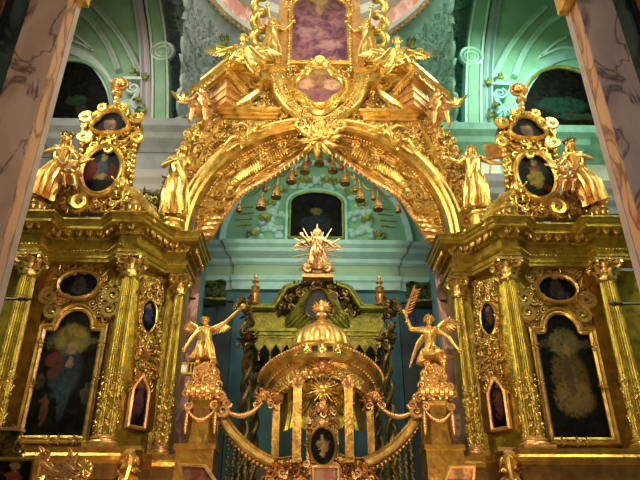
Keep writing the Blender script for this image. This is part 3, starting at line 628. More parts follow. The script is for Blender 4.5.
# foreground marble piers
for s in (-1, 1):
    SIDE = s; Yp = 8.6; mm = M['pink_marble'] if s < 0 else M['mauve_marble']
    xx = lambda px, py: P(px, py, Yp).x
    xm = xx(61, 15); xl = xx(24, 15); xg = xx(3, 15); xh = xx(-90, 15)
    t = thing('marble_pillar', ['mauve veined marble pillar with orange inlay, right foreground', 'pink veined marble pillar with orange inlay, left foreground'][s < 0], 'pillar', ((xm + xl) / 2, Yp, 0))
    mb = MB(); rect(mb, xl, xm, Yp, Yp + .5, 0, 13.6); part('shaft', mb, mm, t, False)
    mb = MB(); rect(mb, xm - .1, xm + .012, Yp + .01, Yp + .32, 0, 13.6); part('inlay_strip', mb, M['orange_marble'], t, False, 'orange marble inlay strip')
    mb = MB(); rect(mb, xm - .1, xm + .02, Yp + .33, Yp + .52, 0, 13.6); part('edge_strip', mb, M['edge'], t, False)
    mb = MB(); rect(mb, xg, xl, Yp + .15, Yp + .5, 0, 13.6); part('recess_strip', mb, M['green_marble'], t, False, 'dark green marble strip')
    mb = MB(); rect(mb, xh, xg - .1, Yp - .1, Yp + .5, 0, 13.6); part('outer_shaft', mb, M['brown_marble'], t, False, 'brown marble outer face')
    mb = MB(); rect(mb, xg - .1, xg, Yp + .05, Yp + .9, 0, 13.6); part('shade_strip', mb, M['iron'], t, False, 'thin black strip standing for shade beside the green strip')  # solid black strip; the shade of the gap is put into its colour
    # gilded capital whose corner volute shows at the frame's top
    c0 = P(80, 4, Yp - .1); t2 = thing('gilded_capital', 'gilded volute capital on top of the %s foreground pillar' % ['right', 'left'][s < 0], 'capital', c0)
    mb = MB(); rect(mb, xm - .3, c0.x - .16, Yp - .02, Yp + .45, c0.z + .4, c0.z + 1.4); part('bell', mb, M['gold'], t2, False)
    mb = MB(); f_ = wallfr(Yp - .3); scroll(mb, f_, c0.x + .08, c0.z + .25, 1, .17, 1.6, .28, .03, 1, 20); mb.tube([f_.p(c0.x + .22, c0.z + .35, 0), f_.p(c0.x + .1, c0.z + .6, .05), f_.p(c0.x + .4, c0.z + 1.2, .1)], [.06, .08, .05], 7)
    for q_ in range(7): leaf(mb, f_, c0.x - .4 + q_ * .12, c0.z + .1, PI / 2 - .6 + .2 * q_, .5, .1, .1)
    part('volute', mb, M['gold'], t2)
SIDE = -1
# ---- the gilded screen: side wings -----------------------------------------
def column(label, x, Y, z0, z1, rb, rt, group=None, name='corinthian_column', capw=None, fl=24, mat=None):
    t = thing(name, label, 'column', (x, Y, z0), group); mat = mat or M['wing']; H = z1 - z0; ch = H * .115; bh = H * .06
    mb = MB(); mb.box((x, Y, z0 + bh * .18), (rb * 3, rb * 3, bh * .36)); mb.lathe((x, Y, z0), [(rb * 1.45, bh * .36), (rb * 1.5, bh * .5), (rb * 1.42, bh * .62), (rb * 1.2, bh * .68), (rb * 1.18, bh * .76), (rb * 1.3, bh * .82), (rb * 1.3, bh * .92), (rb * 1.08, bh), (rb, bh * 1.1)], 24)
    part('base', mb, M['rose'], t)
    mb = MB(); pr = []
    for i in range(9):
        q = i / 8; pr.append((rb + (rt - rb) * q ** 1.3, bh + (H - ch - bh) * q))
    mb.lathe((x, Y, z0), pr, 96, fl, .1); shf = part('shaft', mb, mat, t)
    mb = MB(); n = 9                                      # lower third twined with carved ornament
    for i in range(n):
        for k in range(10):
            a = 2 * PI * k / 10 + i * .3; z = z0 + bh * 1.2 + (H * .3) * i / n; r_ = rb * 1.0
            c_ = V((x + r_ * math.cos(a), Y + r_ * math.sin(a), z)); nn = V((math.cos(a), math.sin(a), 0)); u = V((-math.sin(a), math.cos(a), 0)); f_ = Fr(c_, u, (0, 0, 1), nn)
            if math.sin(a) > .5: continue
            if (i + k) % 2: leaf(mb, f_, 0, 0, PI / 2 + (.6 if i % 2 else -.6), .18, .05, .02)
            else: mb.ball(c_, .035, 6, 4)
    part('shaft_ornament', mb, M['wingorn'], shf)
    mb = MB(); zc_ = z1 - ch; cw = capw or rb * 3.0
    mb.lathe((x, Y, zc_), [(rt * 1.15, -.03), (rt * 1.2, 0), (rt, .02), (rt * 1.1, ch * .5), (rt * 1.6, ch * .85)], 20)
    for row, (zz, nn_, L, o_) in enumerate([(0, 8, ch * .55, 0), (ch * .3, 8, ch * .6, .39)]):
        for k in range(nn_):
            a = 2 * PI * k / nn_ + o_; nn = V((math.cos(a), math.sin(a), 0)); u = V((-math.sin(a), math.cos(a), 0)); c_ = V((x, Y, zc_ + zz)) + nn * rt * 1.05
            rows = []
            for i in range(7):
                q = i / 6; w = L * .3 * (1 - .5 * q) * (1 + .25 * math.sin(q * 12)); o = .03 + rt * .9 * q ** 2.2; zz2 = L * (q if q < .85 else 1.7 - q)
                p = c_ + nn * o + V((0, 0, zz2)); rows.append([p - u * w, p + nn * .03, p + u * w, p - nn * .03])
            mb.grid(rows, closed_u=True, caps=True)
    for k in range(4):
        a = PI / 4 + PI / 2 * k; nn = V((math.cos(a), math.sin(a), 0)); f_ = Fr(V((x, Y, zc_ + ch * .72)) + nn * cw * .48, nn, (0, 0, 1), (-nn.y, nn.x, 0))
        scroll(mb, f_, 0, 0, 0, ch * .2, 1.5, .4, 0, 1, 14); mb.tube([V((x, Y, zc_ + ch * .45)) + nn * rt, V((x, Y, zc_ + ch * .85)) + nn * cw * .4], [.03, .05], 6)
    for k in range(4):
        a = PI / 2 * k; nn = V((math.cos(a), math.sin(a), 0)); rosette(mb, Fr(V((x, Y, zc_ + ch * .85)) + nn * cw * .42, (-nn.y, nn.x, 0), (0, 0, 1), nn), 0, 0, ch * .2)
    cpo = part('capital', mb, M['wingorn'], t); mb = MB(); ab = []
    for k in range(4):
        a = PI / 4 + PI / 2 * k; a2 = a + PI / 4; ab += [(x + cw * .68 * math.cos(a), Y + cw * .68 * math.sin(a)), (x + cw * .42 * math.cos(a2), Y + cw * .42 * math.sin(a2))]
    mb.prism(ab, PLAN, z1 - ch * .12, z1); part('abacus', mb, M['wingorn'], cpo)
    return t
ZC = P(150, 213, 13.5).z; ZA = 8.44; ZB = 3.68
yr = lambda py, Y: P(320, py, Y).z
YF, YR, Y3 = 13.95, 14.35, 15.0
fx = lambda px, Y: XA(px, Y, 8.9)
plan = [(fx(-8, YF), YF), (fx(-8, YF) + .01, YF), (fx(43, YF), YF), (fx(51, YR), YR), (fx(112, YR), YR), (fx(121, YF), YF), (fx(138, YF), YF), (fx(168, Y3), Y3), (fx(187, Y3), Y3), (fx(187, Y3), 16.3)]
BACK = [(fx(187, Y3), 16.3), (plan[0][0], 16.3)]
diagA, diagB = (fx(137, 14.5), 14.5), (fx(172, 15.45), 15.45)
dfr = diagfr(diagA, diagB)
mainp = painting('tall_icon_left', (.03, .035, .022), (.008, .009, .008), [(0, 2.35, .5, .45, (.28, .22, .05), .8), (0, 1.55, .42, .75, (.035, .05, .08), .8), (-.3, 1.75, .22, .4, (.13, .03, .02), .8), (0.05, 2.1, .16, .17, (.3, .2, .12), .8), (.05, 1.75, .13, .15, (.32, .2, .12), .7), (.4, 2.3, .35, .1, (.12, .11, .06), .7), (-.45, 2.35, .2, .3, (.1, .1, .06), .6), (-.35, .6, .12, .4, (.16, .07, .03), .7), (.05, .9, .16, .6, (.04, .07, .1), .6), (.6, 1.0, .15, .3, (.1, .09, .05), .5), (-.6, 1.3, .15, .25, (.1, .09, .05), .5)])
mainp2 = painting('tall_icon_right', (.022, .024, .018), (.006, .007, .006), [(0, 2.35, .45, .4, (.16, .15, .05), .8), (0, 1.4, .5, .85, (.14, .10, .03), .8), (0, .95, .55, .5, (.17, .12, .04), .8), (0, 1.5, .12, .6, (.05, .03, .02), .7), (0, 2.15, .14, .18, (.22, .15, .08), .8), (.45, 2.3, .3, .12, (.1, .09, .06), .6), (-.45, 2.3, .25, .12, (.08, .07, .04), .6)], sc=9)
def oval_dark(name, bl, c=(.012, .013, .022)): return painting(name, c, (.004, .004, .006), bl)
WR = {-1: dict(side='left', pos='left wing'), 1: dict(side='right', pos='right wing')}
def icon(name, label, outline, fr, base, pmat, fmat, prof, loc, crest=None, orn=None, cat='icon'):
    t = thing(name, label, cat, loc)
    mb = MB(); mb.prism(outline, fr, base, base + .05); part('painting', mb, pmat, t, False, loc=V((loc[0] * -SIDE, loc[1], loc[2])))
    mb = MB(); mb.mould(outline, fr, [(a, base + b) for a, b in prof]); fo_ = part('frame', mb, fmat, t)
    if orn: part('carved_border', orn, M['wingorn'] if fmat != M['gold'] else fmat, fo_)
    return t
FP = [(-.02, .0), (-.02, .1), (.03, .14), (.08, .12), (.12, .18), (.16, .14), (.17, 0)]
for s in (-1, 1):
    SIDE = s; side = WR[s]['side']; posn = WR[s]['pos']
    # entablature ---------------------------------------------------------
    t = thing('entablature', 'heavy olive-gold cornice and frieze crowning the %s of the screen' % posn, 'entablature', (plan[4][0], 14.5, ZA))
    full = plan + BACK
    def band(prof, nm, mat, sm=False):
        mb = MB(); pr = [(-.5, prof[0][1])] + prof + [(-.5, prof[-1][1])]; mb.mould(plan, PLAN, pr, closed=False); return part(nm, mb, mat, t, sm)
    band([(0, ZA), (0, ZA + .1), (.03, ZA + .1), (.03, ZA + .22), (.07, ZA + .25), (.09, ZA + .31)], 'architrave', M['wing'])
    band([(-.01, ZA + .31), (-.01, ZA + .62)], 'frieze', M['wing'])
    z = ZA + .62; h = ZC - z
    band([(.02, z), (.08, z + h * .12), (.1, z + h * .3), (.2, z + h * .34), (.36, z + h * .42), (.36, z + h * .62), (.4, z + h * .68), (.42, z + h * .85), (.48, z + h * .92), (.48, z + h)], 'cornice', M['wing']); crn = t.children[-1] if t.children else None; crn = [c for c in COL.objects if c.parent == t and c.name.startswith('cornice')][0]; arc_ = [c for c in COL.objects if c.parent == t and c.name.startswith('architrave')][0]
    # carved leaf course under the corona (follows the breaks)
    mb = MB(); mb2 = MB()
    for (a, b) in zip(plan[:-1], plan[1:]):
        d = V((b[0] - a[0], b[1] - a[1], 0)); L = d.length
        if L < .1: continue
        u = d / L; n_ = V((u.y, -u.x, 0)); k = max(int(L / .13), 1)
        for i in range(k):
            p = V((a[0], a[1], 0)) + u * L * (i + .5) / k
            leaf(mb, Fr(V((p.x, p.y, z + h * .4)) + n_ * .24, u, (0, 0, 1), n_), 0, 0, -PI / 2 + (.3 if i % 2 else -.3), .19, .06, .04)
            mb.ball(V((p.x, p.y, z + h * .05)) + n_ * .1, .035, 6, 4)
        k = max(int(L / .085), 1)
        for i in range(k): mb2.ball(V((a[0], a[1], ZA + .27)) + u * L * (i + .5) / k + n_ * .09, .022, 6, 4)
    part('leaf_course', mb, M['wingorn'], crn); part('bead_course', mb2, M['wingorn'], arc_)
    # wall of the wing ----------------------------------------------------
    t = thing('screen_wall', 'olive-gold carved wall behind the columns, %s' % posn, 'screen', (plan[4][0], 14.8, 0))
    YW = 14.62; x0, x1 = plan[0][0], diagA[0] - .02
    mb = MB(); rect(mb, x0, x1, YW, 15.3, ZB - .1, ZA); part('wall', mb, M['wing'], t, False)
    mb = MB(); mb.prism([(x1 - .1, 14.62), (diagA[0], diagA[1]), (diagB[0], diagB[1]), (XA(183, 15.5, 7.4), 15.5), (XA(183, 15.5, 7.4), 16.2), (x1 - .1, 16.2)], PLAN, ZB - .1, ZA); part('oblique_wall', mb, M['wing'], t, False)
    for (a, b) in [(56, 66), (110, 118)]:                  # pilaster strips beside the great icon
        pass
    mb = MB()
    xl, xr = P(52, 437, YW).x - .42, P(52, 437, YW).x + 0
    cx = P(56, 437, YW).x
    for sx, w_ in ((-1, .3), (1, .22)):
        xx_ = cx + sx * 1.02; rect(mb, xx_ - w_ / 2, xx_ + w_ / 2, YW - .12, YW, ZB, ZA)
    part('pilaster_strip', mb, M['panel'], t, False)
    zt = yr(313, YW); zs = yr(331, YW)
    # carving over the great icon
    mb = MB(); rg = pxpoly([(52, 300), (62, 268), (105, 266), (120, 300), (112, 326), (100, 318), (90, 300), (72, 298), (60, 312), (50, 325)], YW)
    ovc = P(82, 288, YW); om = MPP(288, YW)
    carve(mb, wallfr(YW), rg, 60, .2, 11 + s, .06, 'ssl', [ell(ovc.x, ovc.z, 22 * om, 15 * om)], .62)
    for (px, py, hd) in [(57, 314, 1), (112, 312, -1), (52, 300, 1), (116, 298, -1)]:
        c_ = P(px, py, YW - .05); scroll(mb, wallfr(YW - .06), c_.x, c_.z, 1.2, .24, 1.6, .28, .06, hd, 20)
    part('upper_carving', mb, M['wingorn'], t)
    mb = MB(); dp = [inplane(dfr, PL(px, py, diagA, diagB)) for px, py in [(134, 430), (140, 340), (146, 283), (160, 283), (156, 340), (149, 430)]]
    pl_ = [inplane(dfr, PL(px, py, diagA, diagB)) for px, py in [(127, 432), (141, 280), (163, 280), (154, 432)]]
    mb.prism(pl_, dfr, 0, .06); npn = part('narrow_panel', mb, M['panel'], t, False)
    mb = MB()
    a_ = [inplane(dfr, PL(px, py, diagA, diagB)) for px, py in [(134, 380), (142, 282), (162, 282), (157, 380)]]
    av = [[inplane(dfr, PL(px, py, diagA, diagB)) for px, py in [(139, 336), (141, 302), (156, 302), (154, 336)]]]
    carve(mb, dfr, a_, 130, .13, 21, .05, 'ssl', av, .55, .06)
    c_ = inplane(dfr, PL(145, 355, diagA, diagB)); rosette(mb, Fr(dfr.p(0, 0, .1), dfr.u, dfr.v, dfr.n), c_[0], c_[1], .2, 8, .08)
    part('filigree', mb, M['wingorn'], npn)
    # plinth --------------------------------------------------------------
    t = thing('plinth', 'burnished dark gold plinth below the columns, %s' % posn, 'plinth', (plan[4][0], 14.2, 0))
    pp = [(plan[0][0], 13.75), (XA(92, 13.75, 3.5), 13.75), (XA(118, 13.75, 3.5), 13.75), (XA(140, 14.6, 3.5), 14.55), (XA(152, 14.8, 3.5), 14.8), (XA(181, 14.8, 3.5), 14.8), (XA(183, 14.8, 3.5), 16)]
    mb = MB()
    def pb(prof, nm, mat): m_ = MB(); pr = [(-.7, prof[0][1])] + prof + [(-.7, prof[-1][1])]; m_.mould(pp, PLAN, pr, closed=False); part(nm, m_, mat, t, False)
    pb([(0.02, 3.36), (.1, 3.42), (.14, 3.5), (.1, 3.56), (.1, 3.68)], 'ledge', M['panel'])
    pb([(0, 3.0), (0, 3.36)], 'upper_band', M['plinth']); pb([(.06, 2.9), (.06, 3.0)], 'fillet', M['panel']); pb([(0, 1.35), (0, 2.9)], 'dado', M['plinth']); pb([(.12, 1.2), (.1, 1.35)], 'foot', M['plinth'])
    # bracket scroll at the plinth break
    mb = MB(); c0 = P(133, 455, 14.0); c1 = P(128, 482, 14.0); f_ = wallfr(13.95)
    scroll(mb, f_, c0.x, c0.z - .1, 1, .17, 1.5, .35, .1, 1); scroll(mb, f_, c1.x, c1.z, 4, .14, 1.5, .35, .1, -1)
    mb.tube([f_.p(c0.x, c0.z, .1), f_.p((c0.x + c1.x) / 2 + .06, (c0.z + c1.z) / 2, .2), f_.p(c1.x, c1.z, .1)], [.07, .08, .06], 8); carve(mb, f_, [(c0.x - .2, c0.z), (c0.x + .2, c0.z), (c1.x + .15, c1.z), (c1.x - .2, c1.z)], 16, .13, 5, .12, 'slr', None, .4)
    for q_ in range(6): leaf(mb, f_, c0.x, c0.z - .1 - .1 * q_, -PI / 2 + (q_ % 2 - .5) * 1.6, .3, .09, .1)
    mb.box((c0.x, 14.02, c0.z + .12), (.42, .3, .08))
    tag(part('scroll_bracket', mb, M['wingorn']), 'carved scroll bracket on the plinth below the narrow icons, %s side' % side, 'bracket')
    # columns -------------------------------------------------------------
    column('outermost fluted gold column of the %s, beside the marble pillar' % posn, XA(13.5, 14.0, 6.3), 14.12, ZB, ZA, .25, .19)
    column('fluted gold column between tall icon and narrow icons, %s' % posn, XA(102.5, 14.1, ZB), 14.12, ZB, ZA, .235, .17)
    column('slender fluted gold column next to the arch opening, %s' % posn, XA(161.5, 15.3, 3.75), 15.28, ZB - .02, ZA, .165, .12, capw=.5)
    # great icon ----------------------------------------------------------
    z0 = yr(438, YW); hw = .70; ar = .42
    cxx = cx
    out = [(cxx - hw, z0), (cxx + hw, z0), (cxx + hw, zs - .05), (cxx + ar + .05, zs - .05)] + [(cxx + ar * math.cos(R(a)), zs + (zt - zs) * math.sin(R(a))) for a in range(0, 181, 12)] + [(cxx - ar - .05, zs - .05), (cxx - hw, zs - .05)]
    mb = MB(); fr_ = wallfr(YW)
    for (px, py) in [(43, 345), (104, 345), (35, 385), (99, 380), (60, 441), (50, 441), (75, 441)]:
        c_ = P(px, py, YW - .1)
        for q_ in range(5): leaf(mb, wallfr(YW - .12), c_.x, c_.z, q_ * 1.25, .13, .04, .04)
    icon('great_icon', 'tall arched dark painting of %s' % ['a seated gold-robed figure, right wing', 'a standing mother and child, left wing'][s < 0], out, fr_, 0, mainp if s < 0 else mainp2, M['wingorn'], FP, (cxx, YW - .1, z0), orn=mb)
    # oval over it
    out = ell(ovc.x, ovc.z, 18.5 * om, 12.5 * om * 1.05, 32)
    mb = MB(); 
    for k in range(26):
        a = 2 * PI * k / 26; leaf(mb, wallfr(YW - .06), ovc.x + 20 * om * math.cos(a), ovc.z + 14 * om * math.sin(a), a + .9, .16, .045, .05)
    icon('oval_icon', 'dark oval icon directly above the tall painting, %s' % posn, out, wallfr(YW), 0, oval_dark('oval_canvas' , [(0, .5, .2, .3, (.06, .05, .04), .7), (.15, .3, .2, .15, (.05, .06, .08), .6)]), M['wingorn'], [(0, 0), (0, .14), (.05, .18), (.1, .12), (.11, 0)], (ovc.x, YW - .1, ovc.z - .5), orn=mb)
    # narrow icons on the oblique wall
    c_ = inplane(dfr, PL(147.5, 318, diagA, diagB)); e = .5; mpp = MPP(318, 14.9)
    out = [(c_[0] + .19 * math.cos(R(a)) * (1.12 if abs(math.cos(R(a))) > .8 else 1), c_[1] + .44 * math.sin(R(a))) for a in range(0, 360, 12)]
    bl = [(0, .5, .09, .3, (.05, .06, .16), .9), (0, .72, .06, .08, (.3, .18, .12), .8)] if s < 0 else [(0, .5, .09, .3, (.12, .05, .03), .9), (0, .72, .06, .08, (.25, .16, .1), .8)]
    icon('small_icon', 'narrow oval %s icon high on the angled panel, %s' % (['blackish', 'dark blue'][s < 0], posn), out, dfr, .06, oval_dark('narrow_canvas', bl, (.01, .014, .05) if s < 0 else (.012, .012, .018)), M['wingorn'], [(0, 0), (0, .08), (.03, .1), (.06, .07), (.06, 0)], dfr.p(c_[0], c_[1] - .45, .1))
    b0 = inplane(dfr, PL(134.5, 427, diagA, diagB)); b1 = inplane(dfr, PL(139, 380, diagA, diagB)); hw = .2; hh = b1[1] - b0[1]
    out = [(b0[0] - hw, b0[1]), (b0[0] + hw, b0[1]), (b0[0] + hw, b0[1] + hh * .72), (b0[0] + hw * .6, b0[1] + hh * .86), (b0[0], b0[1] + hh), (b0[0] - hw * .6, b0[1] + hh * .86), (b0[0] - hw, b0[1] + hh * .72)]
    mb = MB()
    for q_ in range(12): a = R(q_ * 16); leaf(mb, Fr(dfr.p(0, 0, .1), dfr.u, dfr.v, dfr.n), b0[0] + .27 * math.cos(a), b0[1] + hh * .75 + .33 * math.sin(a), a + .8, .16, .045, .05)
    bl = [(0, .6, .1, .42, (.14, .05, .08), .9), (0, 1.0, .06, .09, (.3, .16, .1), .9), (-.1, .3, .07, .2, (.16, .07, .05), .7)] if s < 0 else [(0, .55, .1, .4, (.15, .05, .03), .9), (0, 1.0, .05, .08, (.25, .18, .1), .8)]
    icon('arched_icon', 'narrow arched icon of a standing saint on %s ground, %s' % (['dark', 'deep blue'][s < 0], posn), out, dfr, .06, oval_dark('saint_canvas', bl, (.02, .025, .1) if s < 0 else (.015, .013, .012)), M['rose'], [(0, 0), (0, .1), (.04, .13), (.08, .1), (.09, 0)], dfr.p(b0[0], b0[1], .1), orn=mb)
    # cartouche above the wing ---------------------------------------------
    YT = 13.95; fr_ = wallfr(YT); m_ = MPP(174, YT)
    cb = P(101, 212, YT); cv = P(103.5, 174, YT); tl = P(112, 129, YT)
    t = thing('icon_cartouche', 'tall scrolled gilded cartouche with oval and three-lobed icons, above the %s' % posn, 'cartouche', (cb.x, YT, ZC))
    body = pxpoly(smooth([(72, 214), (80, 185), (84, 160), (82, 145), (85, 125), (97, 114), (112, 108), (126, 114), (141, 124), (139, 142), (134, 155), (131, 180), (140, 200), (140, 216)], 4) , YT)
    mb = MB(); mb.prism(body, fr_, -.25, 0); part('backboard', mb, M['panel'], t, False)
    oo = [(cv.x + 17.5 * m_ * math.cos(R(a)), cv.z + 25.5 * m_ * math.sin(R(a))) for a in range(0, 360, 10)]
    mb = MB(); mb.prism(oo, fr_, 0, .05); part('oval_painting', mb, painting('cartouche_oval', (.03, .02, .018), (.008, .007, .008), [(-.3, .9, .25, .35, (.15, .02, .01), .9), (.28, .85, .2, .3, (.12, .02, .01), .8), (0, .95, .15, .4, (.05, .08, .13), .9), (0, .7, .2, .12, (.35, .22, .05), .9), (0, 1.35, .08, .1, (.3, .2, .12), .9)] if s < 0 else [(0, .8, .24, .35, (.34, .26, .04), .9), (0, 1.15, .18, .14, (.15, .05, .02), .8), (0, 1.35, .08, .09, (.3, .22, .12), .9), (.3, .5, .14, .14, (.12, .03, .02), .8)]), t, False, loc=V((cv.x * -SIDE, YT, cv.z - .9)))
    mb = MB(); mb.mould(oo, fr_, [(0, 0), (0, .1), (.06, .17), (.1, .12), (.15, .16), (.18, .08), (.18, 0)]); part('oval_frame', mb, M['gold'], t)
    tr_ = []
    for a in range(0, 360, 8):
        r_ = .30 + .1 * abs(math.cos(R(a - 90) * 1.5)) ; tr_.append((tl.x + r_ * 1.25 * math.cos(R(a)), tl.z + r_ * 1.0 * math.sin(R(a)) * (1.1 if a < 180 else .75)))
    mb = MB(); mb.prism(tr_, fr_, 0, .06); part('trefoil_painting', mb, painting('cartouche_trefoil', (.05, .035, .05), (.015, .01, .015), [(0, .3, .2, .25, (.3, .17, .13), .7), (.05, .42, .08, .1, (.35, .22, .14), .8)]), t, False, loc=V((tl.x * -SIDE, YT, tl.z - .3)))
    mb = MB(); mb.mould(tr_, fr_, [(0, 0), (0, .12), (.06, .2), (.12, .1), (.12, 0)]); part('trefoil_frame', mb, M['gold'], t)
    mb = MB(); carve(mb, fr_, body, 90, .2, 31, .06, 'slr', [[(cv.x + 24 * m_ * math.cos(R(a)), cv.z + 31 * m_ * math.sin(R(a))) for a in range(0, 360, 10)], [(x_, z__ ) for x_, z__ in [(tl.x + (a_ - tl.x) * 1.25, tl.z + (b_ - tl.z) * 1.25) for a_, b_ in tr_]]], .6)
    for (px, py, S_, hd) in [(88, 121, .2, 1), (137, 120, .2, -1), (86, 140, .2, -1), (139, 140, .2, 1), (104, 111, .15, 1), (123, 110, .15, -1), (82, 205, .25, 1), (132, 208, .22, -1), (110, 152, .15, 1)]:
        c_ = P(px, py, YT - .08); scroll(mb, fr_, c_.x, c_.z, 1, S_, 1.5, .28, .08, hd, 18)
    for k in range(7):
        for px in (83, 135.5): c_ = P(px - k * .5, 148 + k * 5.2, YT - .12); mb.ball(c_, .075, 8, 5)
    part('carved_surround', mb, M['gold'], t)
    # shell finial
    mb = MB(); b_ = P(117, 108, YT); k_ = m_
    for (py, r_) in [(106, .12), (101, .08), (97, .17), (92, .08)]: c_ = P(118, py, YT - .1); mb.ball(c_, (r_, r_, .1), 8, 6)
    f1 = P(120.5, 87.5, YT - .1); mb.mould(ell(f1.x, f1.z, .2, .15, 20), wallfr(f1.y), [(-.02, -.06), (-.02, .02), (.05, .1), (.08, .04), (.05, -.06)]); mb.prism(ell(f1.x, f1.z, .2, .15, 20), wallfr(f1.y), -.05, .0); mb.ball(f1 + V((0, -.08, -.02)), .09, 8, 6)
    for q_ in range(9): a = -.6 + q_ * .5; leaf(mb, Fr(f1 + V((0, -.06, 0))), 0, 0, a, .2, .06, .03)
    part('shell_finial', mb, M['rose'], t)
    # sweeping volute towards the arch
    t = thing('sweeping_volute', 'smooth gilded volute sweeping from the cartouche down to the cornice, %s' % posn, 'volute', P(150, 214, 13.9))
    mb = MB(); pts = smooth([tuple(P(px, py, 13.85)) for px, py in [(122, 187), (132, 193), (142, 201), (150, 211), (156, 221)]], 5)
    mb.tube(pts, [.07 + .05 * i / len(pts) for i in range(len(pts))], 8); pts2 = [V(p) + V((.02, -.02, -.14)) for p in pts]; mb.tube(pts2, .05, 6); part('volute_rib', mb, M['gold'], t)
    mb = MB(); f_ = wallfr(13.85); pl = pxpoly([(122, 190), (134, 197), (146, 210), (150, 216), (124, 216)], 13.85); mb.prism(pl, f_, -.25, -.02); carve(mb, f_, pl, 12, .17, 4, .05, 'sl', None, .6); part('web', mb, M['gold'], t)
    # urn-like orbs
    for (px, lab) in [(132, 'small gilded orb under the sweeping volute, %s'), (38, 'small gilded orb under the seated saint, %s')]:
        o_ = P(px, 213, 13.75); t = thing('orb_ornament', lab % posn, 'ornament', (o_.x, 13.75, ZC)); mb = MB(); mb.lathe((o_.x, 13.75, ZC), [(.22, 0), (.24, .05), (.14, .1), (.2, .16), (.26, .28), (.2, .42), (.08, .5), (.02, .56)], 16); part('orb', mb, M['wingorn'], t)
        mb = MB()
        for k in range(8): a = 2 * PI * k / 8; nn = V((math.cos(a), math.sin(a), 0)); leaf(mb, Fr(V((o_.x, 13.75, ZC + .1)) + nn * .2, (-nn.y, nn.x, 0), (0, 0, 1), nn), 0, 0, PI / 2, .22, .06, .03)
        part('leaf_collar', mb, M['gold'], kid(t, 'orb'))
    # pediment slope with seated saint and putto
    t = thing('curved_pediment', 'carved gilded pediment slope beneath the saint, %s' % posn, 'pediment', P(58, 214, 13.9))
    pl = pxpoly(smooth([(36, 215), (46, 205), (56, 196), (64, 187), (74, 186), (78, 200), (84, 215)], 4), 14.0); f_ = wallfr(14.0)
    mb = MB(); mb.prism(pl, f_, -.4, 0); part('slab', mb, M['panel'], t, False)
    mb = MB(); carve(mb, f_, pl, 34, .2, 6, .08, 'lls', None, .55); pth = pxpoly(smooth([(36, 212), (46, 203), (56, 195), (64, 187), (76, 186)], 4), 14.0); mb.mould(pth, f_, [(-.05, -.1), (-.05, .16), (.06, .16), (.06, -.1)], closed=False); part('carving', mb, M['wingorn'], t)
    b_ = P(50, 206, 13.75); tp_ = P(54, 141, 13.75); H = (tp_.z - b_.z) * 1.03
    hat = 'long'
    t, j = figure('saint_statue', 'gilded robed saint %s, on the pediment slope, %s' % (['with tall spiky crown', 'wearing a wide hat'][s < 0], posn), b_, H,
        dict(pelvis=(-.01, 0, .52), chest=(.02, -.02, .74), neck=(.04, -.02, .84), head=(.06, -.05, .915), shl=(-.07, 0, .8), shr=(.13, 0, .8), ell=(-.12, -.12, .66), elr=(.2, -.1, .68), hal=(.02, -.2, .64), har=(.26, -.14, .6), knl=(-.1, -.1, .28), knr=(.02, -.1, .3), fol=(-.17, -.04, .04), **{'for': (-.04, -.06, .06)}), hair='long', robe='long', seed=4)
    mb = MB(); hd = j['head']; 
    for k in range(13): a = 2 * PI * k / 13; mb.tube([hd + V((.09 * math.cos(a), .09 * math.sin(a), .1)), hd + V((.2 * math.cos(a), .16 * math.sin(a), .17))], [.035, .02], 5)
    mb.lathe(hd + V((0, 0, .08)), [(.14, 0), (.16, .03), (.12, .05)], 14); part('headdress', mb, M['darkgold'], t)
    b_ = P(68, 192, 13.55); H = P(68, 159, 13.55).z - b_.z
    figure('putto_statue', 'naked gilded child angel between saint and oval icon, %s' % posn, b_, H * 1.12, dict(head=(.02, -.04, .87), neck=(.02, -.02, .77), chest=(.02, 0, .66), pelvis=(0, 0, .42), shl=(-.1, 0, .72), shr=(.12, 0, .72), ell=(-.2, -.08, .62), hal=(-.28, -.12, .7), elr=(.26, -.08, .66), har=(.4, -.1, .72), hil=(-.06, 0, .38), hir=(.07, 0, .38), knl=(-.08, -.14, .28), knr=(.14, -.14, .26), fol=(-.02, -.08, .05), **{'for': (.2, -.06, .04)}), robe='cloth', child=True, mat=M['rose'], hair='short', foldn=5)
    # right putto at the foot of the oval
    b_ = P(120, 203, 13.5); H = P(120, 180, 13.5).z - b_.z
    figure('putto_statue', 'little gilded child angel clinging to the oval frame on the arch side, %s' % posn, b_, H * 1.1, dict(hal=(-.3, -.1, .8), ell=(-.22, -.05, .7), elr=(.2, -.05, .62), har=(.3, -.15, .6), head=(-.04, -.05, .87), neck=(-.02, 0, .78), fol=(-.1, -.1, .1), knl=(-.12, -.15, .25)), robe='cloth', child=True, mat=M['gold'], foldn=5)
    # sconce rod by the outermost column
    t = thing('iron_sconce', 'black iron rod with turned tip in front of the outermost column, %s' % posn, 'rod', P(-5, 301, 11.5))
    mb = MB(); a, b = P(-22, 301, 11.5), P(30, 301.5, 11.5); mb.tube([a, b], .025, 6); part('rod', mb, M['iron'], t)
    mb = MB(); [mb.ball(a.lerp(b, q_), r_, 8, 6) for q_, r_ in ((.8, .05), (.86, .035), (.92, .055), (1, .03))]; part('tip', mb, M['iron'], t)
SIDE = -1
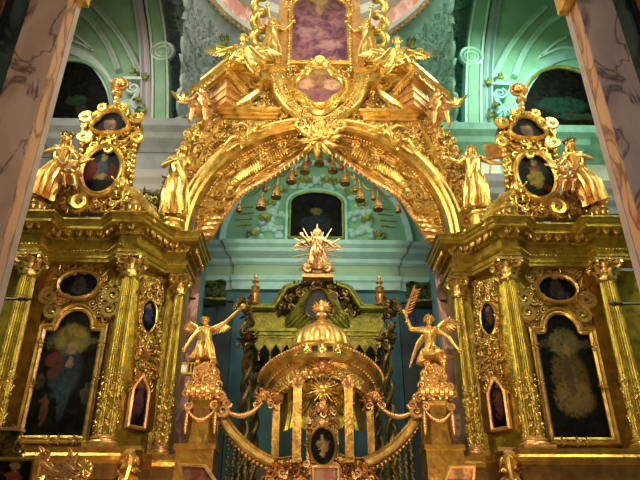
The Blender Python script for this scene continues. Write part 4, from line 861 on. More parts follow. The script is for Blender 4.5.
# standing saints flanking the arch
for s in (-1, 1):
    SIDE = s; side = WR[s]['side']
    b_ = P(172, 222, 14.45) if s < 0 else P(159, 211, 14.2); tp_ = P(175, 148, 14.45) if s < 0 else P(160, 144, 14.2); H = tp_.z - b_.z
    mb = MB(); mb.lathe((b_.x, b_.y + .1, ZC - .02), [(.32, 0), (.34, .06), (.28, .1), (.26, b_.z - ZC - .08), (.32, b_.z - ZC - .02), (.32, b_.z - ZC + .02)], 20)
    pt = P(172, 215, 14.7)
    if s < 0: pose = dict(head=(.05, -.05, .93), neck=(.03, -.02, .855), ell=(-.15, -.1, .66), hal=(-.02, -.2, .66), elr=(.17, -.06, .68), har=(.2, -.18, .76))
    else: pose = dict(ell=(-.2, -.05, .72), hal=(-.34, -.08, .68), elr=(.2, -.06, .7), har=(.34, -.1, .74))
    tag(part('statue_pedestal', mb, M['gold']), 'round gilded pedestal under the standing saint %s of the arch' % side, 'pedestal')
    figure('saint_statue', 'gilded standing saint %s, %s foot of the arch' % (['with arms spread beside a square tablet', 'in heavy robes with bowed head'][s < 0], side), V((b_.x, b_.y + .05, b_.z + .02)), H, pose if s < 0 else pose, hair='long', robe='long', foldn=11, mat=M['gold'], seed=2)
    if s > 0:
        mb = MB(); c_ = P(144, 149, 14.1); mb.box(c_, (.6, .08, .5), Matrix.Rotation(.15, 3, 'Y')); mb.tube([P(150, 172, 14.15), P(147, 156, 14.12)], .03, 6)
        tag(part('tablet', mb, M['rose']), 'square gilded tablet raised beside the crowned standing saint', 'tablet')
SIDE = -1
# ---- the great arch --------------------------------------------------------
YA = 15.0
AZ = P(320, 236, YA).z; RO = P(320, 129.5, YA).z - AZ; RX = -P(187, 236, YA).x; RO2 = RO
f0 = wallfr(YA)
def arcp(r, a0, a1, n): return [((RX + r) * math.cos(R(a0 + (a1 - a0) * i / n)), AZ + (RO + r) * math.sin(R(a0 + (a1 - a0) * i / n))) for i in range(n + 1)]
t = thing('triumphal_arch', 'great gilded arch spanning the opening of the screen', 'arch', (0, YA, AZ))
SIDE = -1
sp = pxpoly([(187, 238), (168, 232), (160, 212), (163, 190), (174, 165), (186, 140), (200, 124), (208, 122.5), (320, 122.5)], YA)
spf = [(x, z) for x, z in sp] + [(-x, z) for x, z in sp[:-1][::-1]]
aa = arcp(-.02, 0, 180, 48)
mb = MB(); mb.prism([(x, z) for x, z in spf] + [(x, z) for x, z in aa[0:]], f0, -.5, 0); part('spandrel', mb, M['carved'], t, False)
mb = MB(); mb.mould(arcp(0, 180, 0, 60), f0, [(-.42, -.9), (-.42, .1), (-.36, .2), (-.28, .16), (-.25, .27), (-.14, .34), (-.06, .27), (-.04, .2), (.0, .26), (.07, .18), (.08, -.3)], closed=False); part('archivolt', mb, M['gold'], t)
mb = MB(); beads(mb, [f0.p(x, z, .24) for x, z in arcp(-.33, 180, 0, 80)], .035, .1); part('bead_course', mb, M['carved'], kid(t, 'archivolt'))
for s in (-1, 1):
    mb = MB(); av = [[(x, z) for x, z in aa] ]
    poly = [(s * -x * 1.0, z) for x, z in sp]
    poly = [(x * (-s) * -1 if False else (-x if s > 0 else x), z) for x, z in sp] + [(0, AZ + RO + .1)] + [((-x if s > 0 else x), z) for x, z in arcp(.1, 90, 180, 20)]
    carve(mb, f0, poly, 460, .19, 41 + s, .08, 'sslr', None, .55)
    part('spandrel_relief', mb, M['carved'], kid(t, 'spandrel'))
    # reclining drapery figure relief, smooth wall field and pilaster strip
    for pts, w_ in (([(222, 124), (212, 140), (203, 160), (196, 176)], .05), ([(203, 176), (190, 196), (184, 214)], .05)):
        q = [(-x if s > 0 else x, z) for x, z in pxpoly(smooth(pts, 5), YA)]; mb = MB(); mb.mould(q, f0, [(-w_, 0), (-w_, .14), (-w_ * .4, .2), (w_ * .4, .2), (w_, .14), (w_, 0)], closed=False); part('rib_moulding', mb, M['gold'], t)
    for pts in ([(212, 120), (205, 138), (198, 158), (188, 175), (180, 190)],):
        q = [(-x if s > 0 else x, z) for x, z in pxpoly(pts, YA)]; mb = MB(); beads(mb, [f0.p(x, z, .12) for x, z in q], .075, .17); part('bead_string', mb, M['rose'], kid(t, 'rib_moulding'))
    c_ = P(174, 222, YA); mb = MB(); x = -c_.x if s > 0 else c_.x; scroll(mb, f0, x + .25 * -s * -1 * 0, c_.z, 1, .3, 1.6, .25, .15, s, 22); part('volute', mb, M['gold'], t)
# winged cherub relief left and right of the crown
for s in (-1, 1):
    SIDE = s; side = WR[s]['side']
    b_ = P(246, 146, 14.72); tp_ = P(262, 118, 14.72); H = 1.25
    figure('reclining_figure', 'small gilded half-draped figure lying on the %s shoulder of the arch' % side, P(232, 150, 14.7), 1.45, dict(pelvis=(.25, 0, .28), chest=(.38, -.03, .45), neck=(.47, -.04, .52), head=(.54, -.07, .58), shl=(.33, -.06, .52), shr=(.48, 0, .44), ell=(.2, -.14, .56), hal=(.1, -.18, .5), elr=(.62, -.06, .42), har=(.74, -.1, .44), hil=(.2, -.05, .26), hir=(.28, .02, .22), knl=(.0, -.12, .2), knr=(.08, -.03, .08), fol=(-.15, -.06, .02), **{'for': (-.12, 0, -.08)}), robe='cloth', hair='short', mat=M['gold'], group=None)
SIDE = -1
# keystone rosette with shell and knotted ropes
t = thing('keystone_ornament', 'gilded leafy knot at the crown of the arch', 'ornament', P(320, 150, 14.6))
kc = P(320, 140, 14.62); fk = wallfr(14.62); mb = MB(); rosette(mb, fk, 0, kc.z, .38, 8, .1)
for q_ in range(10): leaf(mb, fk, 0, kc.z, q_ * .63, .75, .14, .08)
part('leaf_knot', mb, M['gold'], t)
mb = MB(); cherub_face(mb, fk, 0, P(320, 128, 14.6).z, .15); part('cherub_head', mb, M['gold'], t)
for sx in (-1, 1):
    mb = MB()
    for k in range(3):
        a = P(320 + sx * (6 + k * 7), 136 - k * 5, 14.6); scroll(mb, fk, a.x, a.z, k, .22, 1.5, .25, .06, sx)
    part('scrolls', mb, M['carved'], t)
# ---- carved curtain gathered under the arch ---------------------------------
for s in (-1, 1):
    SIDE = s; side = WR[s]['side']; YD = 15.35
    t = thing('carved_curtain', 'gilded wooden curtain with rope edge swept to the %s foot of the arch' % side, 'curtain', P(208, 238, YD))
    low = smooth([(318, 142), (302, 155), (284, 168), (266, 180), (248, 190), (236, 200), (228, 212), (220, 222), (212, 236)], 8)
    NL = len(low); rows = []
    NC = 34
    for i in range(NL):
        q = i / (NL - 1); a = 91 + 87 * q ** .92; ou = (-(RX - .14) * -math.cos(R(a)), AZ + .1 + (RO - .14) * math.sin(R(a))); lo = P(low[i][0], low[i][1], YD); row = []
        for j in range(NC):
            v = j / (NC - 1); x = ou[0] * (1 - v) + lo.x * v; z = ou[1] * (1 - v) + lo.z * v; wd = math.hypot(ou[0] - lo.x, ou[1] - lo.z)
            dpt = .16 * min(wd / .7, 1) * abs(math.sin(v * 6.5 * PI / 1 + q * 1.5)) + .05 * math.sin(v * 31 + q * 9) * min(wd, .8)
            row.append(V((x, YD - dpt - .05 * math.sin(v * PI), z)))
        rows.append(row)
    back = [[p + V((0, .12, 0)) for p in r_] for r_ in rows]
    mb = MB(); mb.grid(rows); mb.grid(back); part('cloth', mb, M['carved'], t)
    mb = MB(); pts = [tuple(P(x, y, YD - .12)) for x, y in low]
    mb.tube(pts, .085, 8)
    for i, p in enumerate(pts[::2]): mb.tube([V(p) + V((0, -.05, .06)), V(p) + V((.03, -.09, 0)), V(p) + V((.05, -.03, -.1))], .028, 5)
    part('rope_edge', mb, M['rose'], t)
    mb = MB()
    rnd = random.Random(5)
    for i in range(80):
        a = rnd.randrange(12, NL - 3); b = rnd.randrange(3, NC - 3); p = rows[a][b] + V((0, -.04, 0)); 
        if a < 34 and rnd.random() < .75: continue
        (leaf if rnd.random() < .6 else lambda m_, f_, x, z, an, L, W, h: scroll(m_, f_, x, z, an, L * .5, 1.4, .25, .04))(mb, Fr((0, p.y, 0)), p.x, p.z, rnd.uniform(0, 6), .32, .08, .05)
    for i in range(13, NL - 8, 1):                            # feather-like gathers
        p = rows[i][NC // 2]; leaf(mb, Fr((0, p.y - .03, 0)), rows[i][NC - 8].x, rows[i][NC - 8].z, R(120 - i), .4, .05, .04)
    part('embroidery', mb, M['gold'], kid(t, 'cloth'))
    mb = MB()
    for k, (px, py, r_) in enumerate([(214, 223, .24), (209, 229, .28), (205, 234, .31), (203, 240, .26)]):
        c_ = P(px, py, YD - .1); ro = Matrix.Rotation(-.35, 3, 'Y')
        rws = []
        for i in range(16):
            a = 2 * PI * i / 16; cc = V((r_ * math.cos(a), r_ * .8 * math.sin(a), 0)); rws.append([c_ + ro @ (cc + V((math.cos(a) * .075 * math.cos(b), math.sin(a) * .075 * math.cos(b), .085 * math.sin(b)))) for b in [2 * PI * m_ / 8 for m_ in range(8)]])
        mb.grid(rws, closed_u=True, closed_v=True); mb.ball(c_, (r_, r_ * .8, .1), 12, 6)
    part('tied_cuff', mb, M['rose'], t)
SIDE = -1
# ---- tassels ---------------------------------------------------------------
TS = [(240, 208, .6), (262, 203, 1), (277, 192, 1), (292, 177, 1), (305.5, 167, 1), (320, 159, 1), (333.5, 166, 1), (346, 178, 1), (361, 194, 1), (379, 203, 1), (399, 207, .6)]
SM = [(266, 188, .5), (296, 172, .5), (310, 160, .5), (330, 158, .5), (342, 165, .5), (356, 187, .5), (374, 195, .5)]
names_big = ['leftmost small', 'large first from left,', 'large second from left,', 'large third from left,', 'large fourth from left, just left of centre,', 'topmost central', 'large just right of centre,', 'large third from right,', 'large second from right,', 'large rightmost', 'rightmost small']
for k, (px, py, sz) in enumerate(TS + SM):
    YT_ = 15.45; c_ = P(px, py, YT_); q = 3.0 * .1 * sz if k < 11 else .15
    lab = ('%s bell-shaped gilded tassel hanging under the carved curtain' % names_big[k]) if k < 11 else 'tiny secondary tassel beside the %s large tassel of the curtain' % ['first', 'fourth', 'fifth', 'sixth', 'seventh', 'ninth', 'tenth'][k - 11]
    t = thing('tassel', lab, 'tassel', c_ + V((0, 0, -q * .6)), 'tassels along the carved curtain')
    up = P(px + (1.5 if px < 320 else -1.5 if px > 320 else 0), py - 17 * (sz if k < 11 else .8), YT_)
    mb = MB(); pr = [(.01, .62), (.1, .6), (.22, .52), (.26, .4), (.2, .34), (.22, .3), (.34, .1), (.42, -.3), (.46, -.5), (.4, -.52), (.3, -.45)]; mb.lathe(c_, [(a * q * 1.1, b * q * 1.25) for a, b in pr], 20, 20, .08); bl_ = part('bell', mb, M['rose'], t)
    mb = MB(); mb.lathe(c_ + V((0, 0, -.42 * q * 1.25)), [(.48 * q, .03), (.53 * q, 0), (.52 * q, -.06), (.44 * q, -.07)], 20); part('fringe_band', mb, M['darkgold'], bl_)
    mb = MB(); mb.tube([c_ + V((0, 0, .6 * q)), c_.lerp(up, .6) + V((.02, 0, 0)), up], .022 * (1 if k < 11 else .7), 6); part('cord', mb, M['rose'], t)
t = thing('looping_rope', 'thin looping gilded rope from which the tassels hang', 'rope', P(320, 150, 15.45)); mb = MB()
for a, b in zip(TS, TS[1:]):
    A = P(a[0] + (1.5 if a[0] < 320 else -1.5), a[1] - 17, 15.45); B = P(b[0] + (1.5 if b[0] < 320 else -1.5), b[1] - 17, 15.45)
    mb.tube([A.lerp(B, q / 8) + V((0, 0, -.28 * 4 * (q / 8) * (1 - q / 8))) for q in range(9)], .022, 5)
part('loops', mb, M['wing'], t)
# ---- attic above the arch ----------------------------------------------------
t = thing('attic', 'gilded carved attic above the arch carrying the broken pediment', 'attic', (0, 15.2, P(320, 120, YA).z))
f1 = wallfr(15.1)
lp = [(210, 122.3), (206, 110), (214, 98), (232, 92), (246, 86), (262, 76), (278, 74), (280, -14), (320, -14)]
l_ = pxpoly(lp, 15.1); full = l_ + [(-x, z) for x, z in l_[:-1][::-1]]
mb = MB(); mb.prism(full, f1, -.5, 0); part('backboard', mb, M['carved'], t, False)
for s in (-1, 1):
    mb = MB(); z1, z0 = P(250, 114, 14.9).z, P(250, 121, 14.9).z; xa, xb_ = abs(P(224, 117, 14.9).x), abs(P(277, 117, 14.9).x)
    for k, (e, zz, hh) in enumerate([(0, z0, .1), (.06, z0 + .1, .08), (.14, z0 + .18, (z1 - z0) - .18)]):
        mb.box((s * (xa + xb_) / 2, 14.95 - e, zz + hh / 2), (xa - xb_ + 2 * e, .3 + e, hh))
    part('moulding', mb, M['gold'], t, False)
    mb = MB(); pl = [(-x if s > 0 else x, z) for x, z in l_[:-2] + pxpoly([(280, 66), (300, 66), (318, 112), (318, 122)], 15.1)]
    carve(mb, f1, pl, 240, .22, 51 + s, .12, 'sslr', None, .52); part('relief', mb, M['carved'], kid(t, 'backboard'))
    # fleshy frame limb running from the console block down to the keystone
    mb = MB(); pts = smooth([(277, 80), (281, 94), (289, 106), (301, 116), (312, 124), (320, 134)], 5); Q = [P(x, y, 14.8) for x, y in pts]; Q = [V((-p.x if s > 0 else p.x, p.y, p.z)) for p in Q]
    mb.tube(Q, [.3 - .16 * i / len(Q) for i in range(len(Q))], 10)
    part('frame_limb', mb, M['gold'], t)
    mb = MB()
    for i in range(0, len(Q) - 1, 1):
        for e in (-.16, .02, .18): mb.ball(Q[i] + V((e, -.24, e * .3 * s)), .05, 6, 4)
    part('limb_beading', mb, M['carved'], kid(t, 'frame_limb'))
    mb = MB(); c_ = P(274, 80, 14.7); x = -c_.x if s > 0 else c_.x; mb.box((x, 14.75, c_.z + .1), (.75, .4, .4)); mb.box((x, 14.72, c_.z + .33), (.85, .5, .08)); mb.box((x, 14.74, c_.z - .14), (.82, .45, .08)); part('console_block', mb, M['gold'], t, False)
    # dark-backed S scrolls
    mb = MB(); pts = smooth([(262, 82), (258, 92), (248, 100), (238, 106), (226, 112)], 5); Q = [P(x, y, 14.75) for x, y in pts]; Q = [V((-p.x if s > 0 else p.x, p.y, p.z)) for p in Q]; mb.tube(Q, [.07 + .09 * math.sin(PI * i / len(Q)) for i in range(len(Q))], 8)
    for px, py, S_ in ((256, 84, .26), (242, 92, .24), (246, 106, .2), (234, 96, .2)):
        c_ = P(px, py, 14.75); scroll(mb, wallfr(14.75), -c_.x if s > 0 else c_.x, c_.z, px, S_, 1.6, .25, .05, s)
    part('scroll', mb, M['gold'], t)
# broken pediment blocks
for s in (-1, 1):
    SIDE = s; side = WR[s]['side']; pc = P(226, 104, 14.4); tp_ = P(226, 70, 14.4)
    t = thing('pediment_block', 'stepped gilded corner block of the broken pediment, %s above the arch' % side, 'pediment', (pc.x, 14.5, pc.z))
    ro = Matrix.Rotation(R(48), 3, 'Z'); ro2 = Matrix.Rotation(R(-6), 3, 'Y'); H = tp_.z - pc.z; cx_, cy_ = pc.x - .02, 14.75
    lv = [(.0, .14, .62), (.14, .2, .74), (.34, .1, .82), (.44, .22, .78), (.66, .08, .92), (.74, .16, 1.12), (.9, .06, 1.2), (.96, .1, 1.3)]
    mbs = MB(); mbt = MB()
    for q, (z0, hh, w_) in enumerate(lv): (mbs if q < 4 else mbt).box((cx_, cy_, pc.z + (z0 + hh / 2) * H * .92), (w_, w_, hh * H * .92), ro2 @ ro)
    part('lower_steps', mbs, M['rose'], t, False); part('corona', mbt, M['gold'], t, False)
    mb = MB()
    for sd_, (ex, ey) in enumerate([(190, 92), (246, 90)]):
        a = P(226, 67, 13.95); b = P(ex, ey, 14.6); u = b - a
        mb.tube([a, b], .09, 4); mb.tube([a + V((0, -.03, -.16)), b + V((0, -.03, -.16))], .06, 4)
        for q in range(8): leaf(mb, wallfr(a.lerp(b, q / 8).y - .1), a.lerp(b, q / 8).x, a.lerp(b, q / 8).z - .25, -PI / 2, .16, .05, .04)
    part('raking_edge', mb, M['gold'], t)
    # raking cornice inward to the console
    t = thing('raking_cornice', 'sloping gilded cornice between the angel and the top icon, %s side' % side, 'pediment', P(262, 82, 14.8)); mb = MB(); a = P(243, 62, 14.7); b = P(275, 78, 14.7)
    for q, (o, w_, hh) in enumerate([(0, .4, .1), (-.14, .3, .14), (-.3, .2, .12)]):
        d = (b - a); an = math.atan2(d.z, d.x); mb.box((a + b) / 2 + V((0, .1 * q, o)), (d.length, w_, hh), Matrix.Rotation(-an, 3, 'Y'))
    part('mouldings', mb, M['gold'], t, False)
    # reclining angel
    b_ = P(232, 72, 14.1); wl = (-.42, .1, .92) ; wr_ = (.38, .1, .98)
    figure('angel_statue', 'gilded angel with spread wings reclining on the %s broken pediment block' % side, b_, 2.3, dict(pelvis=(.02, 0, .1), chest=(.1, -.03, .32), neck=(.12, -.05, .43), head=(.13, -.08, .5), shl=(.0, -.02, .39), shr=(.22, -.02, .39), ell=(-.1, -.1, .28), hal=(-.2, -.14, .2), elr=(.3, -.1, .25), har=(.36, -.16, .14), hil=(-.02, -.03, .08), hir=(.1, -.03, .08), knl=(.18, -.2, .16), knr=(.26, -.14, .1), fol=(.36, -.12, -.04), **{'for': (.44, -.1, -.02)}), robe='long', wings=((-.28, .14, .6), (.48, .14, .58)), mat=M['gold'], foldn=7, seed=9)
    # grotesque cherub terminal below the block
    b_ = P(199, 128, 14.5); figure('putto_statue', 'gilded child angel perched beside the end of the attic, %s of the arch' % side, b_, 1.5, dict(head=(.0, -.06, .86), neck=(.0, -.03, .77), chest=(0, 0, .66), pelvis=(0, 0, .42), ell=(-.16, -.14, .6), hal=(-.24, -.2, .52), elr=(.17, -.12, .58), har=(.2, -.2, .46), hil=(-.06, 0, .38), hir=(.07, 0, .38), knl=(-.12, -.16, .3), knr=(.12, -.16, .3), fol=(-.16, -.1, .05), **{'for': (.14, -.1, .04)}), robe='cloth', child=True, mat=M['rose'], foldn=5, wings=((-.4, .1, .8), (.36, .1, .8)))
    # flaming ornament at the outer end
    c_ = P(184, 104, 14.8); mb = MB()
    for q in range(3): leaf(mb, wallfr(14.8), c_.x, c_.z - .1, PI / 2 + .35 - q * .4, .55 - .1 * q, .12, .1, 1.2 - q)
    tag(part('leaf_crest', mb, M['gold']), 'upright gilded leaf tuft at the outer %s end of the attic' % side, 'ornament')
    # twisted column and standing figure beside the top icon
    t = thing('twisted_column', 'spiral gilded column %s of the topmost icon' % side, 'column', P(258, 68, 15.0)); mb = MB(); pts = []; b_ = P(258, 66, 15.0); e_ = P(260, -25, 15.0); n_ = 70
    for i in range(n_ + 1):
        q = i / n_; p = b_.lerp(e_, q); a = q * 2 * PI * 5.5; pts.append(p + V((.17 * math.cos(a), .17 * math.sin(a), 0)))
    mb.tube(pts, .15, 10); part('shaft', mb, M['gold'], t)
    mb = MB(); mb.lathe(b_, [(.3, -.12), (.3, 0), (.22, .05), (.26, .12), (.18, .18)], 16); part('base', mb, M['gold'], t)
    mb = MB()
    for i in range(0, n_, 2): mb.ball(pts[i] + (pts[i] - b_.lerp(e_, i / n_)).normalized() * .1, .06, 6, 4)
    part('vine', mb, M['rose'], kid(t, 'shaft'))
    b_ = P(270.5, 68, 14.8); H = P(270.5, 20, 14.8).z - b_.z
    figure('angel_statue', 'gilded standing angel between spiral column and topmost icon, %s side' % side, b_, H, dict(ell=(-.17, -.08, .72), hal=(-.2, -.12, .88), elr=(.2, -.06, .72), har=(.3, -.08, .84)), hair='long', robe='long', mat=M['gold'], seed=3)
    mb = MB(); a = P(276, 60, 14.7); b = P(268, 6, 14.7); mb.tube([a, b], .03, 6); mb.ball(b, .08); tag(part('staff', mb, M['gold']), 'slender gilded staff held by the standing angel %s of the topmost icon' % side, 'staff')
    # pilaster of the top icon
    xx_ = P(286, 40, 14.9).x; z0, z1 = P(286, 72, 14.9).z, P(286, -25, 14.9).z; t = thing('pilaster', 'plain orange-gold pilaster on the %s of the topmost icon' % side, 'pilaster', (xx_, 14.9, z0))
    x0, x1 = P(278, 40, 14.9).x, P(290, 40, 14.9).x
    mb = MB(); rect(mb, x0, x1, 14.85, 15.1, z0, z1); rect(mb, x0 + .1, x1 - .1, 14.8, 14.9, z0, z1); part('shaft', mb, M['rose'], t, False)
    mb = MB(); beads(mb, [(x1, 14.82, z0), (x1, 14.82, z1)], .05, .13); part('beading', mb, M['gold'], kid(t, 'shaft'))
SIDE = -1
# topmost icon
o0, o1 = P(292, 62, 14.95), P(348, 62, 14.95); zt = P(320, -3, 14.95).z; zs = P(320, 10, 14.95).z; hx = (o1.x - o0.x) / 2
out = [(-hx, o0.z), (hx, o0.z)] + [(hx * math.cos(R(a)), zs + (zt - zs) * math.sin(R(a))) for a in range(0, 181, 15)]
tb = MB()
for a in range(-30, 211, 12): leaf(tb, wallfr(14.85), (hx + .1) * math.cos(R(a)), zs + (zt - zs + .15) * math.sin(R(a)), R(a) + .6, .25, .07, .06)
icon('top_icon', 'rose-violet arched painting at the very top of the screen', out, wallfr(15.1), .1, painting('top_canvas', (.36, .16, .2), (.12, .045, .08), [(0, 3.0, .35, .35, (.65, .45, .1), .9), (0, 2.7, .9, .5, (.12, .07, .03), .5), (-.3, 1.4, .6, .3, (.5, .28, .3), .5), (.35, .8, .5, .25, (.55, .33, .33), .5), (0, 2.5, .15, .3, (.5, .3, .08), .7)], sc=3), M['gold'], [(0, 0), (0, .14), (.06, .2), (.12, .12), (.18, .18), (.24, .06), (.24, 0)], (0, 15.0, o0.z), orn=tb)
# quatrefoil icon
qc = P(319.5, 88, 14.75); qm = MPP(88, 14.75); q_o = []
for a in range(0, 360, 6):
    r_ = 15.5 + 5.5 * abs(math.cos(R(a) * 2)) ** .8; q_o.append((qc.x + r_ * 1.05 * qm * math.cos(R(a)), qc.z + r_ * 1.0 * qm * math.sin(R(a)) * 1.05))
qb = MB(); q_out = [((x - qc.x) * 1.35 + qc.x, (z - qc.z) * 1.4 + qc.z) for x, z in q_o]; qb.mould(q_out, wallfr(14.8), [(-.12, -.2), (-.12, .08), (0, .16), (.12, .08), (.12, -.2)])
for a in range(0, 360, 15): leaf(qb, wallfr(14.72), qc.x + 23 * qm * math.cos(R(a)), qc.z + 23 * qm * math.sin(R(a)), R(a) + 1, .34, .09, .07)
cherub_face(qb, wallfr(14.6), 0, P(320, 63, 14.6).z, .17)
icon('quatrefoil_icon', 'rosy four-lobed painting in a fleshy gilded frame above the arch crown', q_o, wallfr(14.8), .05, painting('quatrefoil_canvas', (.48, .24, .14), (.2, .08, .08), [(0, .25, 1, .3, (.3, .13, .18), .6), (-.4, .75, .3, .25, (.75, .45, .3), .8), (.4, .75, .3, .25, (.8, .5, .35), .8), (0, .95, .3, .3, (.35, .2, .08), .7), (0, 1.3, .3, .15, (.6, .4, .15), .7)], sc=4), M['gold'], [(0, 0), (0, .14), (.05, .2), (.12, .16), (.14, 0)], (qc.x, 14.75, qc.z - 20 * qm), orn=qb)
def LIGHTS():  # unseen area lights, added to brighten screen, apse, drum and side bays
    area('added_side_light_left', (-10.5, 9.8, 16), (2.5, 15, 9), (2, 4), 1300, (.95, 1, .62))  # added greenish area light in place of an unseen window
    area('added_side_light_right', (10.5, 9.8, 16), (-2.5, 15, 9), (2, 4), 1000, (.92, 1, .62))  # its added counterpart from the right, no window modelled
    area('added_front_light', (0, 6.5, 9.5), (0, 15, 9.5), (1.2, 1.2), 420, (1, .78, .5))  # added warm area light from the front, no fixture behind it
    area('added_pier_light', (0, 1, 8), (0, 9, 8), (1, 1), 330, (1, .85, .7))  # extra unseen light, added for the fronts of the marble piers
    area('added_low_light_left', (-3.8, 11.9, 1.6), (-4.6, 14.6, 5.5), (1, .6), 150, (1, .6, .3))  # unseen warm light from below, added for the wing bottoms
    area('added_low_light_right', (3.5, 9, 1.5), (4.5, 14, 6), (1, 1), 260, (1, .68, .38))  # same kind of added uplight for the right wing
    area('apse_light', (0, 17.2, 12), (0, 21.5, 11), (3, 1), 125, (1, 1, .85))
    area('drum_light', (0, 14, 25), (0, 15, 20), (5, 5), 420, (1, .95, .85))
    area('added_attic_light', (0, 9.5, 15.5), (0, 15, 15.5), (1.5, 1.5), 330, (1, .9, .66))  # unseen light added to brighten the upper attic
    area('bay_light_right', (8.5, 16, 20), (8, 19.4, 15), (2, 2), 480, (.85, 1, .9))
    area('bay_light_left', (-8.5, 16, 20), (-8, 19.4, 15), (2, 2), 130, (1, .95, .9))
WORLD = [(.3, (.02, .014, .01)), (.5, (.1, .07, .03)), (.58, (.3, .22, .1)), (.66, (2.0, 1.8, 1.2))]
WSTR = .9
EXPO = 0
# ---- canopy over the altar, seen through the arch --------------------------
YC = 18.0; fc = wallfr(YC); MPC = MPP(320, YC)
def hx_(px): return abs(P(px, 320, YC).x)
zz = lambda py: P(320, py, YC).z
t = thing('altar_canopy', 'dark green-gilt canopy with oval opening standing behind the domed doors', 'canopy', (0, YC + 1, 1.2))
W2 = hx_(254)
mb = MB(); rect(mb, -W2, W2, YC, YC + .3, zz(331), zz(318)); rect(mb, -W2, -W2 + .3, YC + .3, YC + 2.8, zz(331), zz(318)); rect(mb, W2 - .3, W2, YC + .3, YC + 2.8, zz(331), zz(318)); rect(mb, -W2, W2, YC + 2.8, YC + 3.1, zz(331), zz(318)); part('frieze', mb, M['bald'], t, False)
mb = MB(); 
for k, (e, a, b) in enumerate([(.12, 333, 330), (.06, 336.5, 333), (.0, 340, 336.5)]): rect(mb, -W2 - e, W2 + e, YC - .05 - e, YC + 3.2, zz(b + 3.4 * 0 + 0) - .0, zz(a))
part('lower_moulding', mb, M['bald'], t, False)
mb = MB()                                                    # broken cornice rising to the oval
for s in (-1, 1):
    pth = [(s * (W2 + .15), zz(309)), (s * hx_(276), zz(309)), (s * hx_(288), zz(290)), (s * hx_(300), zz(286))]
    if s < 0: pth = pth
    mb = MB(); mb.mould(pth if s < 0 else pth[::-1], fc, [(-.14, -1.0), (-.14, .1), (-.06, .16), (.0, .26), (.06, .26), (.1, .2), (.1, -1.0)], closed=False)
    part('raking_cornice', mb, M['bald'], t, False)
mb = MB(); mb.prism([(-W2, zz(318)), (W2, zz(318)), (W2, zz(309)), (hx_(276), zz(309)), (hx_(290), zz(288)), (.6, zz(282)), (-.6, zz(282)), (-hx_(290), zz(288)), (-hx_(276), zz(309)), (-W2, zz(309))], fc, -.5, -.05); part('pediment', mb, M['bald'], t, False)
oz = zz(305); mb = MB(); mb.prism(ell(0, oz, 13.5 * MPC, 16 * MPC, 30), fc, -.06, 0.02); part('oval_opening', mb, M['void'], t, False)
mb = MB(); mb.mould(ell(0, oz, 13.5 * MPC, 16 * MPC, 30), fc, [(0, 0), (0, .14), (.06, .18), (.1, 0)]); part('oval_rim', mb, M['darkgold'], t)
mb = MB()
for s in (-1, 1):
    for k in range(9):
        a = R(-75 + k * 17); x0 = s * 15 * MPC * math.cos(a); z0 = oz + 18 * MPC * math.sin(a); pts = [fc.p(x0, z0, .1), fc.p(x0 + s * .25, z0 - .25 - .03 * k, .16), fc.p(x0 + s * .55, z0 - .5 - .04 * k, .08)]
        mb.tube(pts, [.06, .075, .03], 6)
part('carved_drapery', mb, M['bald'], t)
mb = MB(); poly = [(-hx_(278), zz(315)), (-hx_(292), zz(286)), (0, zz(279)), (hx_(292), zz(286)), (hx_(278), zz(315))]
carve(mb, fc, poly, 90, .2, 61, .12, 'lsr', [ell(0, oz, 16 * MPC, 18 * MPC, 20)], .5); part('leaf_carving', mb, M['darkgold'], t)
mb = MB(); mb.box((0, YC - .1, zz(281)), (1.0, .7, .12)); mb.box((0, YC - .1, zz(276)), (.85, .5, .08)); 
for s in (-1, 1): mb.box((s * .36, YC - .1, zz(278.5)), (.1, .3, .16))
part('top_stand', mb, M['rose'], t, False)
for s in (-1, 1):
    for k, (px, yy) in enumerate([(252, YC + .1), (262.5, YC + 2.4)]):
        mb = MB(); x = s * hx_(px) * (1 if k == 0 else 1.12); zt_ = zz(345); pts = []
        for i in range(91):
            q = i / 90; a = q * 2 * PI * 4.5; pts.append(V((x + .1 * math.cos(a), yy + .1 * math.sin(a), 1.6 + (zt_ - 1.6) * q)))
        mb.tube(pts, .085, 8); mb.tube([V((2 * x - p.x, 2 * yy - p.y, p.z)) for p in pts], .085, 8); col_ = part('twisted_column', mb, M['darkgold'], t)
        mb = MB(); carve(mb, wallfr(yy - .15), [(x - .3, zt_ - .1), (x + .3, zt_ - .1), (x + .34, zz(331)), (x - .34, zz(331))], 14, .16, 7, .1, 'lls', None, .4); mb.lathe((x, yy, zt_ - .1), [(.12, 0), (.16, .1), (.2, .3), (.3, zz(333) - zt_ + .1)], 14); part('column_capital', mb, M['darkgold'], col_)
    mb = MB(); f_ = wallfr(YC - .1)                               # carved side wings of the canopy
    carve(mb, f_, [(s * (W2 - .05), zz(345)), (s * (W2 + .25), zz(345)), (s * (W2 + .4), zz(304)), (s * (W2 - .0), zz(304))], 26, .2, 9, .08, 'lls', None, .45); part('side_carving', mb, M['darkgold'], t)
    # lambrequins
    for k in range(4):
        px = 262 + k * 11; c_ = P(px, 338, YC - .05); x = s * abs(c_.x); mb = MB(); mb.prism([(x - .17, c_.z), (x + .17, c_.z), (x + .17, c_.z - .22), (x, c_.z - .48), (x - .17, c_.z - .22)], wallfr(YC - .02), 0, .06); part('lambrequin', mb, M['bald'], t, False)
        mb = MB(); mb.ball((x, YC - .08, c_.z - .52), .06); mb.tube([(x, YC - .08, c_.z - .55), (x, YC - .08, c_.z - .75)], [.03, .05], 6); mb.mould([(x - .13, c_.z - .03), (x + .13, c_.z - .03), (x + .13, c_.z - .2), (x, c_.z - .4), (x - .13, c_.z - .2)], wallfr(YC - .02), [(0, .05), (0, .09), (.03, .09), (.03, .05)]); part('tassel', mb, M['darkgold'], kid(t, 'lambrequin'))
